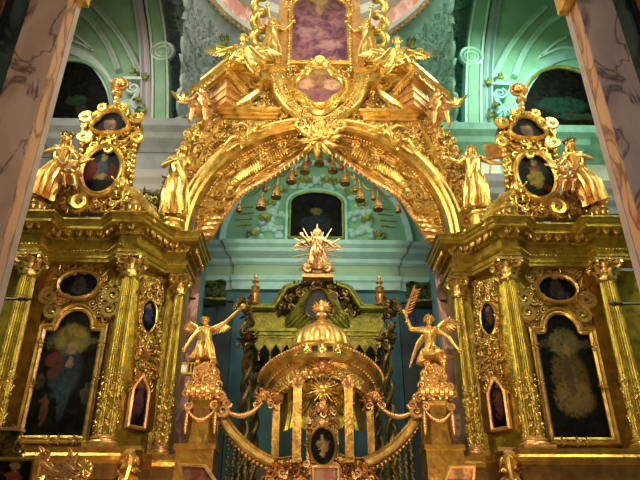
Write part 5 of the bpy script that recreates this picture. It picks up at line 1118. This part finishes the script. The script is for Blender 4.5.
# finial vases on the canopy
for s in (-1, 1):
    SIDE = s; c_ = P(257, 305, YC - .05); H = P(257, 277, YC - .05).z - c_.z; k = H * 1.1
    t = thing('finial_vase', 'small gilded vase finial on the %s end of the dark canopy' % ['right', 'left'][s < 0], 'finial', c_)
    mb = MB(); mb.lathe(c_, [(.17 * k, 0), (.19 * k, .04 * k), (.1 * k, .08 * k), (.15 * k, .2 * k), (.17 * k, .3 * k), (.12 * k, .36 * k), (.17 * k, .42 * k), (.1 * k, .47 * k)], 16); part('vase', mb, M['rose'], t)
    mb = MB(); mb.lathe(c_, [(.08 * k, .46 * k), (.14 * k, .56 * k), (.06 * k, .62 * k), (.05 * k, .68 * k), (.11 * k, .74 * k), (.04 * k, .82 * k), (.06 * k, .88 * k), (.01 * k, k)], 14); part('finial_top', mb, M['rose'], t)
    # garland from canopy towards the winged statue
    a = P(252, 306, YC - .1); b = P(238, 305, YC - .3); mb = MB(); carve(mb, wallfr(YC - .15), [(a.x, a.z - .25), (b.x, a.z - .2), (b.x, a.z + .15), (a.x, a.z + .2)], 16, .18, 4, .1, 'lls', None, .4); tag(part('leaf_swag', mb, M['darkgold']), 'dark leafy tuft sticking out of the canopy %s corner' % ['right', 'left'][s < 0], 'ornament')
SIDE = -1
# glory figure on top
b_ = P(319.5, 274, YC - .15); H = P(319.5, 233, YC - .15).z - b_.z
t, j = figure('cherub_glory', 'copper-gold cherub group with radiating spikes on top of the dark canopy', b_, H * 1.05, dict(ell=(-.2, -.08, .7), hal=(-.3, -.1, .82), elr=(.2, -.08, .7), har=(.3, -.1, .6), fol=(-.2, 0, .06), **{'for': (.2, 0, .06)}), robe='long', child=True, wings=((-.42, .1, .75), (.42, .1, .75)), mat=M['rose'], hair='short', cat='sculpture')
mb = MB(); c_ = b_ + V((0, .1, H * .55))
for a, L in [(90, 1.15), (62, 1.1), (118, 1.1), (35, 1.0), (145, 1.0), (8, 1.0), (172, 1.0), (-12, .9), (192, .9), (75, .85), (105, .85), (20, .8), (160, .8), (-30, .8), (210, .8)]:
    d = V((math.cos(R(a)), 0, math.sin(R(a)))); mb.tube([c_ + d * .2, c_ + d * L * H * .62], [.035, .014], 5)
part('rays', mb, M['rose'], t)
mb = MB()
for s in (-1, 1):
    cherub_face(mb, wallfr(b_.y - .25), b_.x + s * .2, b_.z + H * .18, .09); scroll(mb, wallfr(b_.y - .2), b_.x + s * .32, b_.z + .1, 1, .16, 1.4, .3, .05, s)
cherub_face(mb, wallfr(b_.y - .3), b_.x, b_.z + H * .4, .09); part('cherub_heads', mb, M['rose'], t)
# ---- holy doors with domed temple ------------------------------------------
CX = P(322, 400, 14.6).x; YE = 15.6; RW = 1.32
z4 = lambda py, Y=14.4: P(320, py, Y).z
t = thing('domed_temple', 'gilded domed temple of the holy doors in the middle of the gate', 'temple', (CX, 14.8, 1.2))
# curved rising cornice (plan: half circle towards us; rises to the middle)
def ringpt(a, r_, z): return V((CX + r_ * math.cos(a), YE - r_ * math.sin(a) * .95, z + .5 * math.sin(a) ** 1.5))
zc0 = P(262, 393, YE).z
def bandc(prof, nm, mat, a0=0, a1=PI, n=48):
    mb = MB(); rows = []
    for i in range(n + 1):
        a = a0 + (a1 - a0) * i / n; rows.append([ringpt(a, RW + o, zc0 + z) for o, z in prof])
    mb.grid(rows, closed_u=True, caps=True); return part(nm, mb, mat, t)
bandc([(-.2, -.1), (.0, -.1), (.04, .0), (.14, .05), (.16, .14), (.28, .2), (.3, .3), (.1, .34), (-.2, .34)], 'cornice', M['wingorn'])
bandc([(-.18, -.42), (0, -.42), (-.0, -.1), (-.18, -.1)], 'frieze', M['carved'])
mb = MB()
for i in range(60): a = PI * (i + .5) / 60; mb.ball(ringpt(a, RW + .3, zc0 + .3), .045, 6, 4)
for i in range(44): a = PI * (i + .5) / 44; mb.ball(ringpt(a, RW + .1, zc0 + .04), .04, 6, 4)
part('cornice_beading', mb, M['rose'], kid(t, 'cornice'))
# sloping shell between cornice and drum, drum with ovals, dome
dz = z4(361, 14.6); DY = 14.75; dr = .8
mb = MB(); rows = []
for i in range(33):
    a = PI * i / 32; p0 = ringpt(a, RW + .15, zc0 + .33); p1 = V((CX + dr * math.cos(a), DY - dr * math.sin(a) * .95, dz)); rows.append([p0.lerp(p1, q / 5) + V((0, 0, -.08 * math.sin(PI * q / 5))) for q in range(6)])
mb.grid(rows); part('roof_slope', mb, M['carved'], t)
zb_ = dz; zd = z4(349, 14.6)
mb = MB(); mb.lathe((CX, DY, 0), [(dr + .05, zb_ - .1), (dr + .07, zb_), (dr - .02, zb_ + .06), (dr - .1, zb_ + .1), (dr - .1, zd - .08)], 40); part('drum', mb, M['wingorn'], t)
mb = MB(); mb.lathe((CX, DY, 0), [(dr - .08, zd - .1), (dr + .0, zd - .04), (dr + .02, zd + .02), (dr - .02, zd + .05)], 40); part('dome_ring', mb, M['gold'], t)
zt_ = P(323, 324, 14.75).z; mb = MB(); mb.lathe((CX, DY, zd + .04), [((dr - .03) * math.cos(R(a)), (zt_ - zd - .04) * math.sin(R(a))) for a in range(0, 89, 8)] + [(.03, zt_ - zd - .04)], 96, 24, .035); part('dome', mb, M['statue'], t)
for a in range(20, 161, 28):
    d = V((math.cos(R(a)), -math.sin(R(a)), 0)); u = V((d.y, -d.x, 0)); f_ = Fr(V((CX, DY, (zb_ + zd) / 2)) + d * (dr - .1), -u if u.x < 0 else u, (0, 0, 1), d)
    mb = MB(); mb.prism(ell(0, 0, .085, .12, 16), f_, 0, .02); o = part('drum_window', mb, M['void'], kid(t, 'drum'), False)
    mb = MB(); mb.mould(ell(0, 0, .085, .12, 16), f_, [(0, 0), (0, .05), (.04, .05), (.04, 0)]); part('window_surround', mb, M['rose'], kid(t, 'drum'))
mb = MB()
for a in range(6, 175, 28): d = V((math.cos(R(a)), -math.sin(R(a)), 0)); u = V((-d.y, d.x, 0)); f_ = Fr(V((CX, DY, zb_ + .05)) + d * (dr - .05), u, (0, 0, 1), d); leaf(mb, f_, 0, .3, -PI / 2, .4, .08, .06); scroll(mb, f_, 0, .02, 0, .08, 1.2, .3, .05)
part('drum_consoles', mb, M['gold'], kid(t, 'drum'))
c_ = V((CX, DY - .1, zt_ - .02)); H = P(323, 300, 14.7).z - zt_; mb = MB(); mb.lathe(c_, [(.2, -.05), (.22, .02), (.12, .08), (.1, .12), (.17, .18), (.16, .24), (.08, .28)], 16)
f_ = wallfr(c_.y); 
for s in (-1, 1):
    for q in range(5): leaf(mb, f_, CX + s * .04, c_.z + .42, PI / 2 - s * (.5 + .42 * q), .24, .05, .04)
    mb.tube([(CX, c_.y, c_.z + .4), (CX + s * .07, c_.y, c_.z + H * .72), (CX + s * .14, c_.y - .02, c_.z + H * .7)], [.05, .035, .015], 6)
mb.ball((CX, c_.y, c_.z + .42), (.1, .08, .17)); mb.ball((CX, c_.y, c_.z + H * .85), (.08, .05, .06)); mb.tube([(CX, c_.y, c_.z + H * .85), (CX, c_.y, c_.z + H)], .018, 5); mb.tube([(CX - .05, c_.y, c_.z + H * .94), (CX + .05, c_.y, c_.z + H * .94)], .015, 5)
part('eagle_finial', mb, M['rose'], t, label='rose-gold two-headed bird finial')
mb = MB(); fa = wallfr(14.25); cherub_face(mb, fa, CX, z4(365, 14.2), .14); cherub_face(mb, wallfr(14.1), CX, z4(346, 14.05), .1); part('cherub_heads', mb, M['rose'], t)
# apse shell with sunburst and gathered curtains
mb = MB(); rows = []; 
for i in range(41):
    a = PI * i / 40; q = math.sin(a); zl = zc0 - .42 - (.62 * (1 - abs(math.cos(a)) ** 2) if False else .25 + .55 * abs(math.sin(a * 3)) * .4 + .35 * q)
    row = []
    for j in range(9):
        v = j / 8; rr = RW - .12 - .12 * math.sin(v * PI) - .05 * abs(math.sin(a * 22)); p = ringpt(a, rr, 0); zt2 = zc0 - .1 + .5 * q ** 1.5; row.append(V((p.x, p.y, zt2 * (1 - v) + zl * v)))
    rows.append(row)
mb.grid(rows); part('curtain_valance', mb, M['wing'], t)
mb = MB(); sc = P(323, 389, 14.35); fs = wallfr(sc.y)
for k in range(20): leaf(mb, fs, sc.x, sc.z, 2 * PI * k / 20, .42 if k % 2 else .3, .04, .03, 0, 1)
mb.ball(sc, .13); part('sunburst', mb, M['gold'], t)
for s in (-1, 1):
    mb = MB()
    for k in range(5):
        a = P(322 + s * (10 + k * 2), 380 + k, 14.4); b = P(322 + s * (20 + k * 3), 412 - k * 2, 14.6); m_ = a.lerp(b, .5) + V((-s * .1, -.05, -.02 * k)); mb.tube(smooth([tuple(a), tuple(m_), tuple(b)], 5), [.03 + .015 * (i % 3) for i in range(11)], 6)
    part('side_curtain', mb, M['wing'], t)
# columns of the temple
for px, py0, py1, r_ in [(297, 470, 385, .115), (349, 470, 385, .115), (276.5, 475, 402, .1), (371, 475, 402, .1)]:
    Yq = 14.35 if r_ > .11 else 15.0; x = P(px, 430, Yq).x; z0 = P(px, py0, Yq).z; z1 = P(px, py1 - 5, Yq).z; mb = MB(); mb.box((x, Yq, (z0 + z1) / 2), (r_ * 1.75, r_ * 1.75, z1 - z0 - .3)); mb.box((x, Yq - r_ * .9, (z0 + z1) / 2), (r_ * 1.0, .04, z1 - z0 - .5))
    part('pilaster', mb, M['panel'], t, False)
    mb = MB(); mb.lathe((x, Yq, z1 - .22), [(r_, 0), (r_ * 1.2, .04), (r_ * 1.05, .08), (r_ * 1.6, .2), (r_ * 1.8, .24), (r_ * 1.8, .28)], 14)
    for k in range(7): a = PI + PI * k / 6; nn = V((math.cos(a), math.sin(a), 0)); leaf(mb, Fr(V((x, Yq, z1 - .18)) + nn * r_ * 1.1, (-nn.y, nn.x, 0), (0, 0, 1), nn), 0, 0, PI / 2, .2, .055, .04)
    part('pilaster_capital', mb, M['rose'], kid(t, 'pilaster'))
# middle leaf: oval icon and carving
mb = MB(); dw = [P(309, 470, 14.5), P(336, 470, 14.5)]; oc = P(323, 446, 14.4); om = MPP(446, 14.4)
pl = [(P(306, 480, 14.5).x, 1.25), (P(339, 480, 14.5).x, 1.25), (P(339, 480, 14.5).x, z4(425, 14.5)), (P(334, 480, 14.5).x, z4(408, 14.5)), (CX, z4(399, 14.5)), (P(311, 480, 14.5).x, z4(408, 14.5)), (P(306, 480, 14.5).x, z4(425, 14.5))]
mb.prism(pl, wallfr(14.5), -.1, 0); part('door_panel', mb, M['darkgold'], t, False)
mb = MB(); carve(mb, wallfr(14.5), [p if p[1] > 2.4 else (p[0], 2.4) for p in pl], 90, .12, 71, .05, 'slr', [ell(oc.x, oc.z, 13 * om, 18 * om, 16)], .6); cherub_face(mb, wallfr(14.4), CX, z4(424, 14.4), .09); cherub_face(mb, wallfr(14.4), CX, z4(408, 14.4), .08); part('door_carving', mb, M['rose'], kid(t, 'door_panel'))
out = ell(oc.x, oc.z, 12 * om, 17.5 * om, 30)
icon('door_icon', 'dark oval icon of a standing figure in the middle of the holy doors', out, wallfr(14.48), .02, painting('door_canvas', (.025, .02, .015), (.006, .005, .005), [(0, .38, .08, .25, (.4, .26, .1), .9), (0, .62, .045, .06, (.4, .3, .15), .9), (-.1, .45, .035, .12, (.3, .2, .08), .8), (.1, .4, .035, .14, (.3, .2, .1), .8)], sc=9), M['wingorn'], [(0, 0), (0, .08), (.03, .12), (.07, .08), (.08, 0)], (oc.x, 14.45, oc.z - 17.5 * om))
# gate: curved rail and twisted balusters
for s in (-1, 1):
    SIDE = s; side = WR[s]['side']; YG = 14.7
    t = thing('gate', 'gilded gate with sweeping top rail and twisted balusters, %s of the holy doors' % side, 'gate', (P(245, 440, YG).x, YG, 1.2))
    cv = smooth([(218, 412), (224, 420), (234, 434), (246, 446), (260, 456), (276, 463), (292, 462), (302, 459)], 5); q = pxpoly(cv, YG)
    mb = MB(); mb.mould(q, wallfr(YG), [(-.13, -.08), (-.13, .08), (-.09, .12), (-.05, .07), (.05, .07), (.09, .12), (.13, .08), (.13, -.08)], closed=False); part('top_rail', mb, M['wingorn'], t)
    mb = MB(); beads(mb, [wallfr(YG).p(x, z - .2, .03) for x, z in q], .045, .11); part('rail_drops', mb, M['rose'], kid(t, 'top_rail'))
    for px in (227, 233, 239, 245.5, 252, 258.5, 265, 271):
        x = P(px, 470, YG).x; zt2 = max(z_ for x_, z_ in q if True) 
        cand = min(q, key=lambda w_: abs(w_[0] - x)); zt2 = cand[1] - .15; mb = MB(); n_ = int((zt2 - 1.5) / .085)
        for k in range(n_): mb.ball((x + .012 * (-1) ** k, YG, 1.5 + (zt2 - 1.5) * k / n_), (.042, .042, .05), 7, 4, Matrix.Rotation(.5, 3, 'Y'))
        mb.tube([(x, YG, 1.5), (x, YG, zt2)], .022, 6); part('twisted_baluster', mb, M['darkgold'], t)
    mb = MB(); rect(mb, P(220, 470, YG).x, P(300, 470, YG).x, YG - .06, YG + .06, 1.25, 1.5); part('bottom_rail', mb, M['wingorn'], t, False)
    xg_ = P(216, 440, YG).x; mb = MB(); rect(mb, xg_ - .06, xg_ + .05, YG - .08, YG + .08, 1.25, P(216, 404, YG).z); part('gate_post', mb, M['wingorn'], t, False)
    mb = MB(); pl = pxpoly([(262, 478), (268, 468), (280, 462), (306, 462), (306, 490), (262, 490)], YG - .15); carve(mb, wallfr(YG - .15), pl, 60, .16, 81, .08, 'llrs', None, .45); part('leaf_spray', mb, M['rose'], t)
    c_ = P(224, 408, YG - .1); t2 = thing('scroll_finial', 'rose-gold scrolled finial at the outer top of the %s gate' % side, 'finial', P(224, 418, YG)); mb = MB()
    scroll(mb, wallfr(c_.y), c_.x, c_.z - .08, 2, .17, 1.5, .3, .05, 1, 20); mb.ball(P(224, 396, YG - .1), .08); mb.ball(P(224, 400, YG - .1), .11); scroll(mb, wallfr(c_.y), c_.x + .08, c_.z + .08, 0, .12, 1.4, .3, .06, -1); mb.tube([P(218, 412, YG - .08), P(218, 402, YG - .08), P(223, 398, YG - .08)], .05, 6); part('scrolls', mb, M['rose'], t2)
    mb = MB(); garland(mb, P(227, 411, YG - .1), P(262, 404, 14.6), .2, .04, 34); tag(part('garland', mb, M['rose']), 'small leafy garland slung from the %s gate finial to the temple cornice' % side, 'garland')
    # end cherub consoles on temple cornice
    c_ = P(265, 398, 14.9); mb = MB(); cherub_face(mb, wallfr(14.85), c_.x, c_.z, .12); carve(mb, wallfr(14.9), [(c_.x - .2, c_.z - .3), (c_.x + .35, c_.z - .3), (c_.x + .3, c_.z + .2), (c_.x - .2, c_.z + .2)], 14, .14, 3, .08, 'lls', None, .4); tag(part('cherub_console', mb, M['rose']), 'winged child head console under the %s end of the temple cornice' % side, 'ornament')
SIDE = -1
# ---- winged statues on pedestals -------------------------------------------
for s in (-1, 1):
    SIDE = s; side = WR[s]['side']; YS = 14.25
    x = P(200, 448, YS).x; z0 = P(200, 446, YS).z; z1 = P(200, 400, YS).z
    t = thing('statue_pedestal', 'tall burnished gilded pedestal under the winged statue, %s of the gate' % side, 'pedestal', (x, YS, 1.2))
    mb = MB(); pl = [(x - .34, YS + .3), (x - .34, YS), (x - .2, YS - .22), (x + .2, YS - .22), (x + .34, YS), (x + .34, YS + .3)]
    rows = []
    for zq, k in [(z0, 1.12), (z0 + .06, 1.1), (z0 + .18, 1.0), (z0 + .5, .93), (z1 - .3, .93), (z1 - .15, 1.0), (z1 - .06, 1.1), (z1, 1.1)]: rows.append([V((x + (a - x) * k, YS + (b - YS) * k, zq)) for a, b in pl])
    mb.grid(rows, closed_u=True, caps=True); part('drum', mb, M['panel'], t, False)
    mb = MB(); rect(mb, x - .52, x + .4, YS - .3, YS + .5, z0 - .12, z0); rect(mb, x - .48, x + .36, YS - .26, YS + .5, 1.2, z0 - .12); part('block', mb, M['panel'], t, False)
    mb = MB(); garland(mb, (x - .3, YS - .2, z1 - .3), (x + .3, YS - .25, z1 - .3), .22, .03, 24)
    for q in (-1, 1): garland(mb, (x + q * .32, YS - .18, z1 - .28), (x + q * .33, YS - .15, z1 - .8), .0, .028, 14); scroll(mb, wallfr(YS - .25), x + q * .3, z1 - .2, 1, .1, 1.4, .3, .03, q)
    part('festoon', mb, M['rose'], kid(t, 'drum'))
    mb = MB(); pl2 = [(x - .42, z1 - .02), (x + .42, z1 - .02), (x + .38, z1 + .42), (x + .2, z1 + .85), (x - .25, z1 + .6)]
    mb.ball((x, YS, z1 + .2), (.36, .3, .26), 12, 8); mb.ball((x + .1, YS, z1 + .5), (.2, .2, .35), 10, 8); carve(mb, wallfr(YS - .22), pl2, 60, .17, 12, .05, 'bsbsl', None, .4)
    for q in range(7): mb.ball((x - .33 + q * .11, YS - .28, z1 + .1 + .06 * (q % 2)), .09, 7, 5)
    part('cloud_base', mb, M['statue'], t)
    if s < 0:
        b_ = P(202, 384, YS); tp_ = P(199, 318, YS); H = (tp_.z - b_.z) * 1.0
        hp = P(243, 307, YS - .3); rel = (hp - b_) / H
        sh = V((.11, 0, .8)); d = (rel - sh); hand = sh + d * .78 / 1.0 if d.length < .6 else sh + d.normalized() * .42; el = sh.lerp(hand, .5) + V((0, 0, -.03))
        tt, j = figure('winged_statue', 'gilded winged statue raising a baton, left of the gate', b_, H, dict(head=(-.03, -.02, .93), shl=(-.1, 0, .81), shr=(.1, 0, .82), elr=tuple(el), har=tuple(hand), ell=(-.2, -.04, .66), hal=(-.26, -.1, .5), hil=(-.05, 0, .5), knl=(-.07, -.08, .28), knr=(.06, -.02, .27), fol=(-.1, -.02, .05), chest=(-.02, 0, .76), **{'for': (.1, .06, .06)}), robe='short', wings=((-.3, .2, 1.0), (.22, .2, .98)), hair='short', seed=11)
        e_ = hp; mb = MB(); a_ = b_ + hand * H; mb.tube([a_ + (a_ - e_) * .15, e_], [.03, .022], 6); [mb.ball(a_.lerp(e_, q_), .045, 6, 4) for q_ in (.3, .6, .85)]; mb.ball(e_, .08); tag(part('scroll_baton', mb, M['rose']), 'gilded baton held up by the left winged statue', 'baton')
        c_ = P(188.5, 370, YS - .2); t3 = thing('hand_lantern', 'small white-glazed lantern beside the left winged statue', 'lantern', P(188.5, 376, YS - .2)); mb = MB(); mb.box(c_ + V((-.08, 0, 0)), (.14, .14, .19)); part('glass', mb, M['white'], t3, False); mb = MB()
        for dx in (-.0, .08, .16): mb.box(c_ + V((dx, -.02, 0)), (.03, .16, .2))
        mb.box(c_ + V((.03, 0, .12)), (.32, .2, .04)); mb.box(c_ + V((.03, 0, -.12)), (.32, .2, .04)); mb.tube([c_ + V((.1, 0, -.14)), c_ + V((.16, 0, -.75))], .04, 6); part('cage', mb, M['gold'], t3, False)
    else:
        b_ = P(205, 392, YS); tp_ = P(209, 315, YS); H = (tp_.z - b_.z)
        tt, j = figure('winged_statue', 'gilded winged statue lifting a palm branch, right of the gate', b_, H, dict(head=(.0, -.03, .93), shl=(-.1, 0, .81), shr=(.11, 0, .81), elr=(.24, -.03, .8), har=(.3, -.06, .98), ell=(-.22, -.08, .68), hal=(-.3, -.14, .52), hil=(-.05, 0, .5), knl=(-.12, -.12, .34), knr=(.05, -.04, .27), fol=(-.12, .04, .1), chest=(.0, 0, .76), **{'for': (.03, .0, .04)}), robe='cloth', wings=((-.34, .2, 1.06), (.2, .2, .5)), hair='short', seed=12, foldn=6)
        h_ = j['har']; tp2 = P(224, 288, YS - .2); mb = MB(); mb.tube([h_ + V((0, -.03, -.2)), h_.lerp(tp2, .5) + V((.05, 0, 0)), tp2], [.025, .02, .01], 6)
        f_ = wallfr(YS - .2)
        for q in range(8):
            p = (h_ + V((0, -.03, 0))).lerp(tp2, q / 8); 
            for sg in (-1, 1): leaf(mb, f_, p.x, p.z, math.atan2(tp2.z - h_.z, tp2.x - h_.x) + sg * .55, .2, .03, .03)
        tag(part('palm_branch', mb, M['rose']), 'gilded palm branch held aloft by the right winged statue', 'branch')
SIDE = -1
# ---- things along the lower edge -------------------------------------------
def book_icon(lab, poly, Y, depth, pm, name='framed_icon', fm=None):
    f_ = wallfr(Y); q = pxpoly(poly, Y); c_ = V((sum(a for a, b in q) / 4, Y, min(b for a, b in q))); t = thing(name, lab, 'icon', c_)
    mb = MB(); mb.prism(q, f_, 0, .03); part('painting', mb, pm, t, False)
    mb = MB(); mb.mould(q, f_, [(0, -depth), (0, .03), (.015, .07), (.05, .07), (.07, .03), (.07, -depth)]); part('frame', mb, fm or M['rose'], t, False)
warm = painting('lectern_icon_left', (.5, .28, .12), (.22, .08, .05), [(0, .2, .12, .15, (.35, .06, .04), .9), (0, .33, .06, .06, (.6, .38, .2), .9)], sc=12)
warm2 = painting('lectern_icon_right', (.5, .3, .13), (.25, .1, .05), [(0, .18, .1, .14, (.12, .06, .05), .9), (0, .32, .06, .06, (.6, .4, .2), .9)], sc=12)
pale = painting('central_icon_panel', (.62, .42, .3), (.4, .2, .15), [(.05, .2, .1, .14, (.5, .12, .1), .8), (-.12, .15, .08, .2, (.55, .35, .15), .7)], sc=12)
cornerp = painting('corner_icon_panel', (.04, .03, .02), (.012, .01, .01), [(.05, .2, .14, .2, (.3, .07, .03), .9), (.05, .42, .1, .09, (.45, .28, .1), .9), (-.25, .2, .1, .2, (.25, .08, .04), .8)], sc=8)
for lab, poly, Y, pm in [('tilted icon on a reading stand below the left statue', [(184, 484), (211, 484), (201, 469), (180, 468)], 11.5, warm), ('tilted icon on a reading stand below the right statue', [(443, 484), (468, 484), (469, 469), (449, 469)], 11.5, warm2), ('small pink framed icon below the oval in the holy doors', [(312, 486), (334, 486), (334, 469), (312, 469)], 12.0, pale), ('red and gold icon in dark frame at the lower left corner', [(-12, 492), (27, 492), (31, 463), (-8, 463)], 11.0, cornerp)]:
    book_icon(lab, poly, Y, .12, pm, fm=M['rose'] if 'corner' not in lab else M['panel'])
    q = pxpoly(poly, Y); xm_ = sum(a for a, b in q) / 4; zm = min(b for a, b in q); mb = MB(); w_ = (max(a for a, b in q) - min(a for a, b in q)) / 2
    mb.mould([(xm_ - w_ * .5, zm - .12), (xm_ + w_ * .5, zm - .12), (xm_ + w_ * .5, zm - .05), (xm_ - w_ * .5, zm - .05)], wallfr(Y), [(0, -.3), (0, .1), (.1, .1), (.1, -.3)]); mb.tube([(xm_, Y + .1, .1), (xm_, Y + .1, zm - .1)], .06, 10); mb.lathe((xm_, Y + .1, 0), [(.3, 0), (.3, .05), (.1, .15), (.06, .2)], 16)
    tag(part('icon_stand', mb, M['plinth']), 'slender stand carrying the ' + lab.replace('tilted icon on a reading stand', 'tilted icon'), 'stand')
# gilded carved crest, bottom left, and the ornate scroll foot over it
t = thing('carved_crest', 'spiky rose-gold carved crest with a shell end, lower left corner', 'carving', P(60, 486, 11.2)); f_ = wallfr(11.2); mb = MB()
pth = smooth([(35, 478), (40, 465), (48, 470), (58, 474), (66, 468), (72, 472), (80, 475), (86, 468)], 4); mb.tube([P(a, b, 11.15) for a, b in pth], .055, 7)
for k, (px, py) in enumerate([(38, 462), (42, 457), (37, 474), (46, 470), (52, 474), (60, 474), (66, 464), (68, 460), (74, 473), (58, 470), (48, 478), (66, 478), (78, 478)]): c_ = P(px, py, 11.15); scroll(mb, f_, c_.x, c_.z, k, .1, 1.5, .3, .05, (-1) ** k); leaf(mb, f_, c_.x, c_.z, 1 + k, .22, .06, .05)
part('scrollwork', mb, M['rose'], t); mb = MB(); c_ = P(83, 469, 11.15); mb.ball(c_, (.12, .07, .15), 10, 8)
for q in range(8): leaf(mb, Fr(c_ + V((0, -.05, 0))), 0, 0, q * .8, .17, .045, .04)
part('shell', mb, M['gold'], t)
t = thing('scroll_ornament', 'dark gilded scroll ornament standing on the corner icon frame, lower left', 'carving', P(12, 456, 11.4)); f_ = wallfr(11.4); mb = MB()
for k, (px, py, S_) in enumerate([(5, 436, .12), (14, 434, .12), (8, 446, .16), (16, 450, .1), (3, 452, .1), (8, 459, .1), (16, 459, .08)]): c_ = P(px, py, 11.35); scroll(mb, f_, c_.x, c_.z, k, S_, 1.5, .3, .05, (-1) ** k); leaf(mb, f_, c_.x, c_.z, 1 + k, .2, .06, .05)
part('scrolls', mb, M['darkgold'], t); mb = MB(); c_ = P(10, 431, 11.35); mb.box(c_, (.45, .2, .05)); part('top_plate', mb, M['rose'], t, False)
# ---- light and camera --------------------------------------------------------
def area(name, loc, target, size, power, color):
    l = bpy.data.lights.new(name, 'AREA'); l.shape = 'RECTANGLE'; l.size = size[0]; l.size_y = size[1]; l.energy = power; l.color = color
    o = bpy.data.objects.new(name, l); COL.objects.link(o); o.location = loc; o.rotation_euler = (V(target) - V(loc)).to_track_quat('-Z', 'Y').to_euler(); return o
LIGHTS()
w = bpy.data.worlds.new('reflection_noise'); scene.world = w; w.use_nodes = True; nt = w.node_tree; bg = nt.nodes['Background']  # noise brightness made up for the gilding to reflect
tc = nd(nt, 'ShaderNodeTexCoord'); vz = nd(nt, 'ShaderNodeTexNoise'); vz.inputs['Scale'].default_value = 4.5; vz.inputs['Detail'].default_value = 3; nt.links.new(tc.outputs['Generated'], vz.inputs['Vector'])
rp = ramp(nt, WORLD); nt.links.new(vz.outputs['Fac'], rp.inputs[0]); nt.links.new(rp.outputs[0], bg.inputs['Color']); bg.inputs['Strength'].default_value = WSTR
cam = bpy.data.cameras.new('camera'); co = bpy.data.objects.new('camera', cam); COL.objects.link(co); scene.camera = co
cam.sensor_fit = 'HORIZONTAL'; cam.sensor_width = 36; cam.lens = 36 * F / 640; cam.clip_end = 200
yaw = R(-1.2); co.location = (-.30, 0, EYE); co.rotation_euler = (PI / 2 + PITCH, 0, yaw)
vs = scene.view_settings; vs.view_transform = 'Standard'; vs.look = 'None'; vs.gamma = 1; vs.use_curve_mapping = False; vs.exposure = EXPO
scene.display_settings.display_device = 'sRGB'
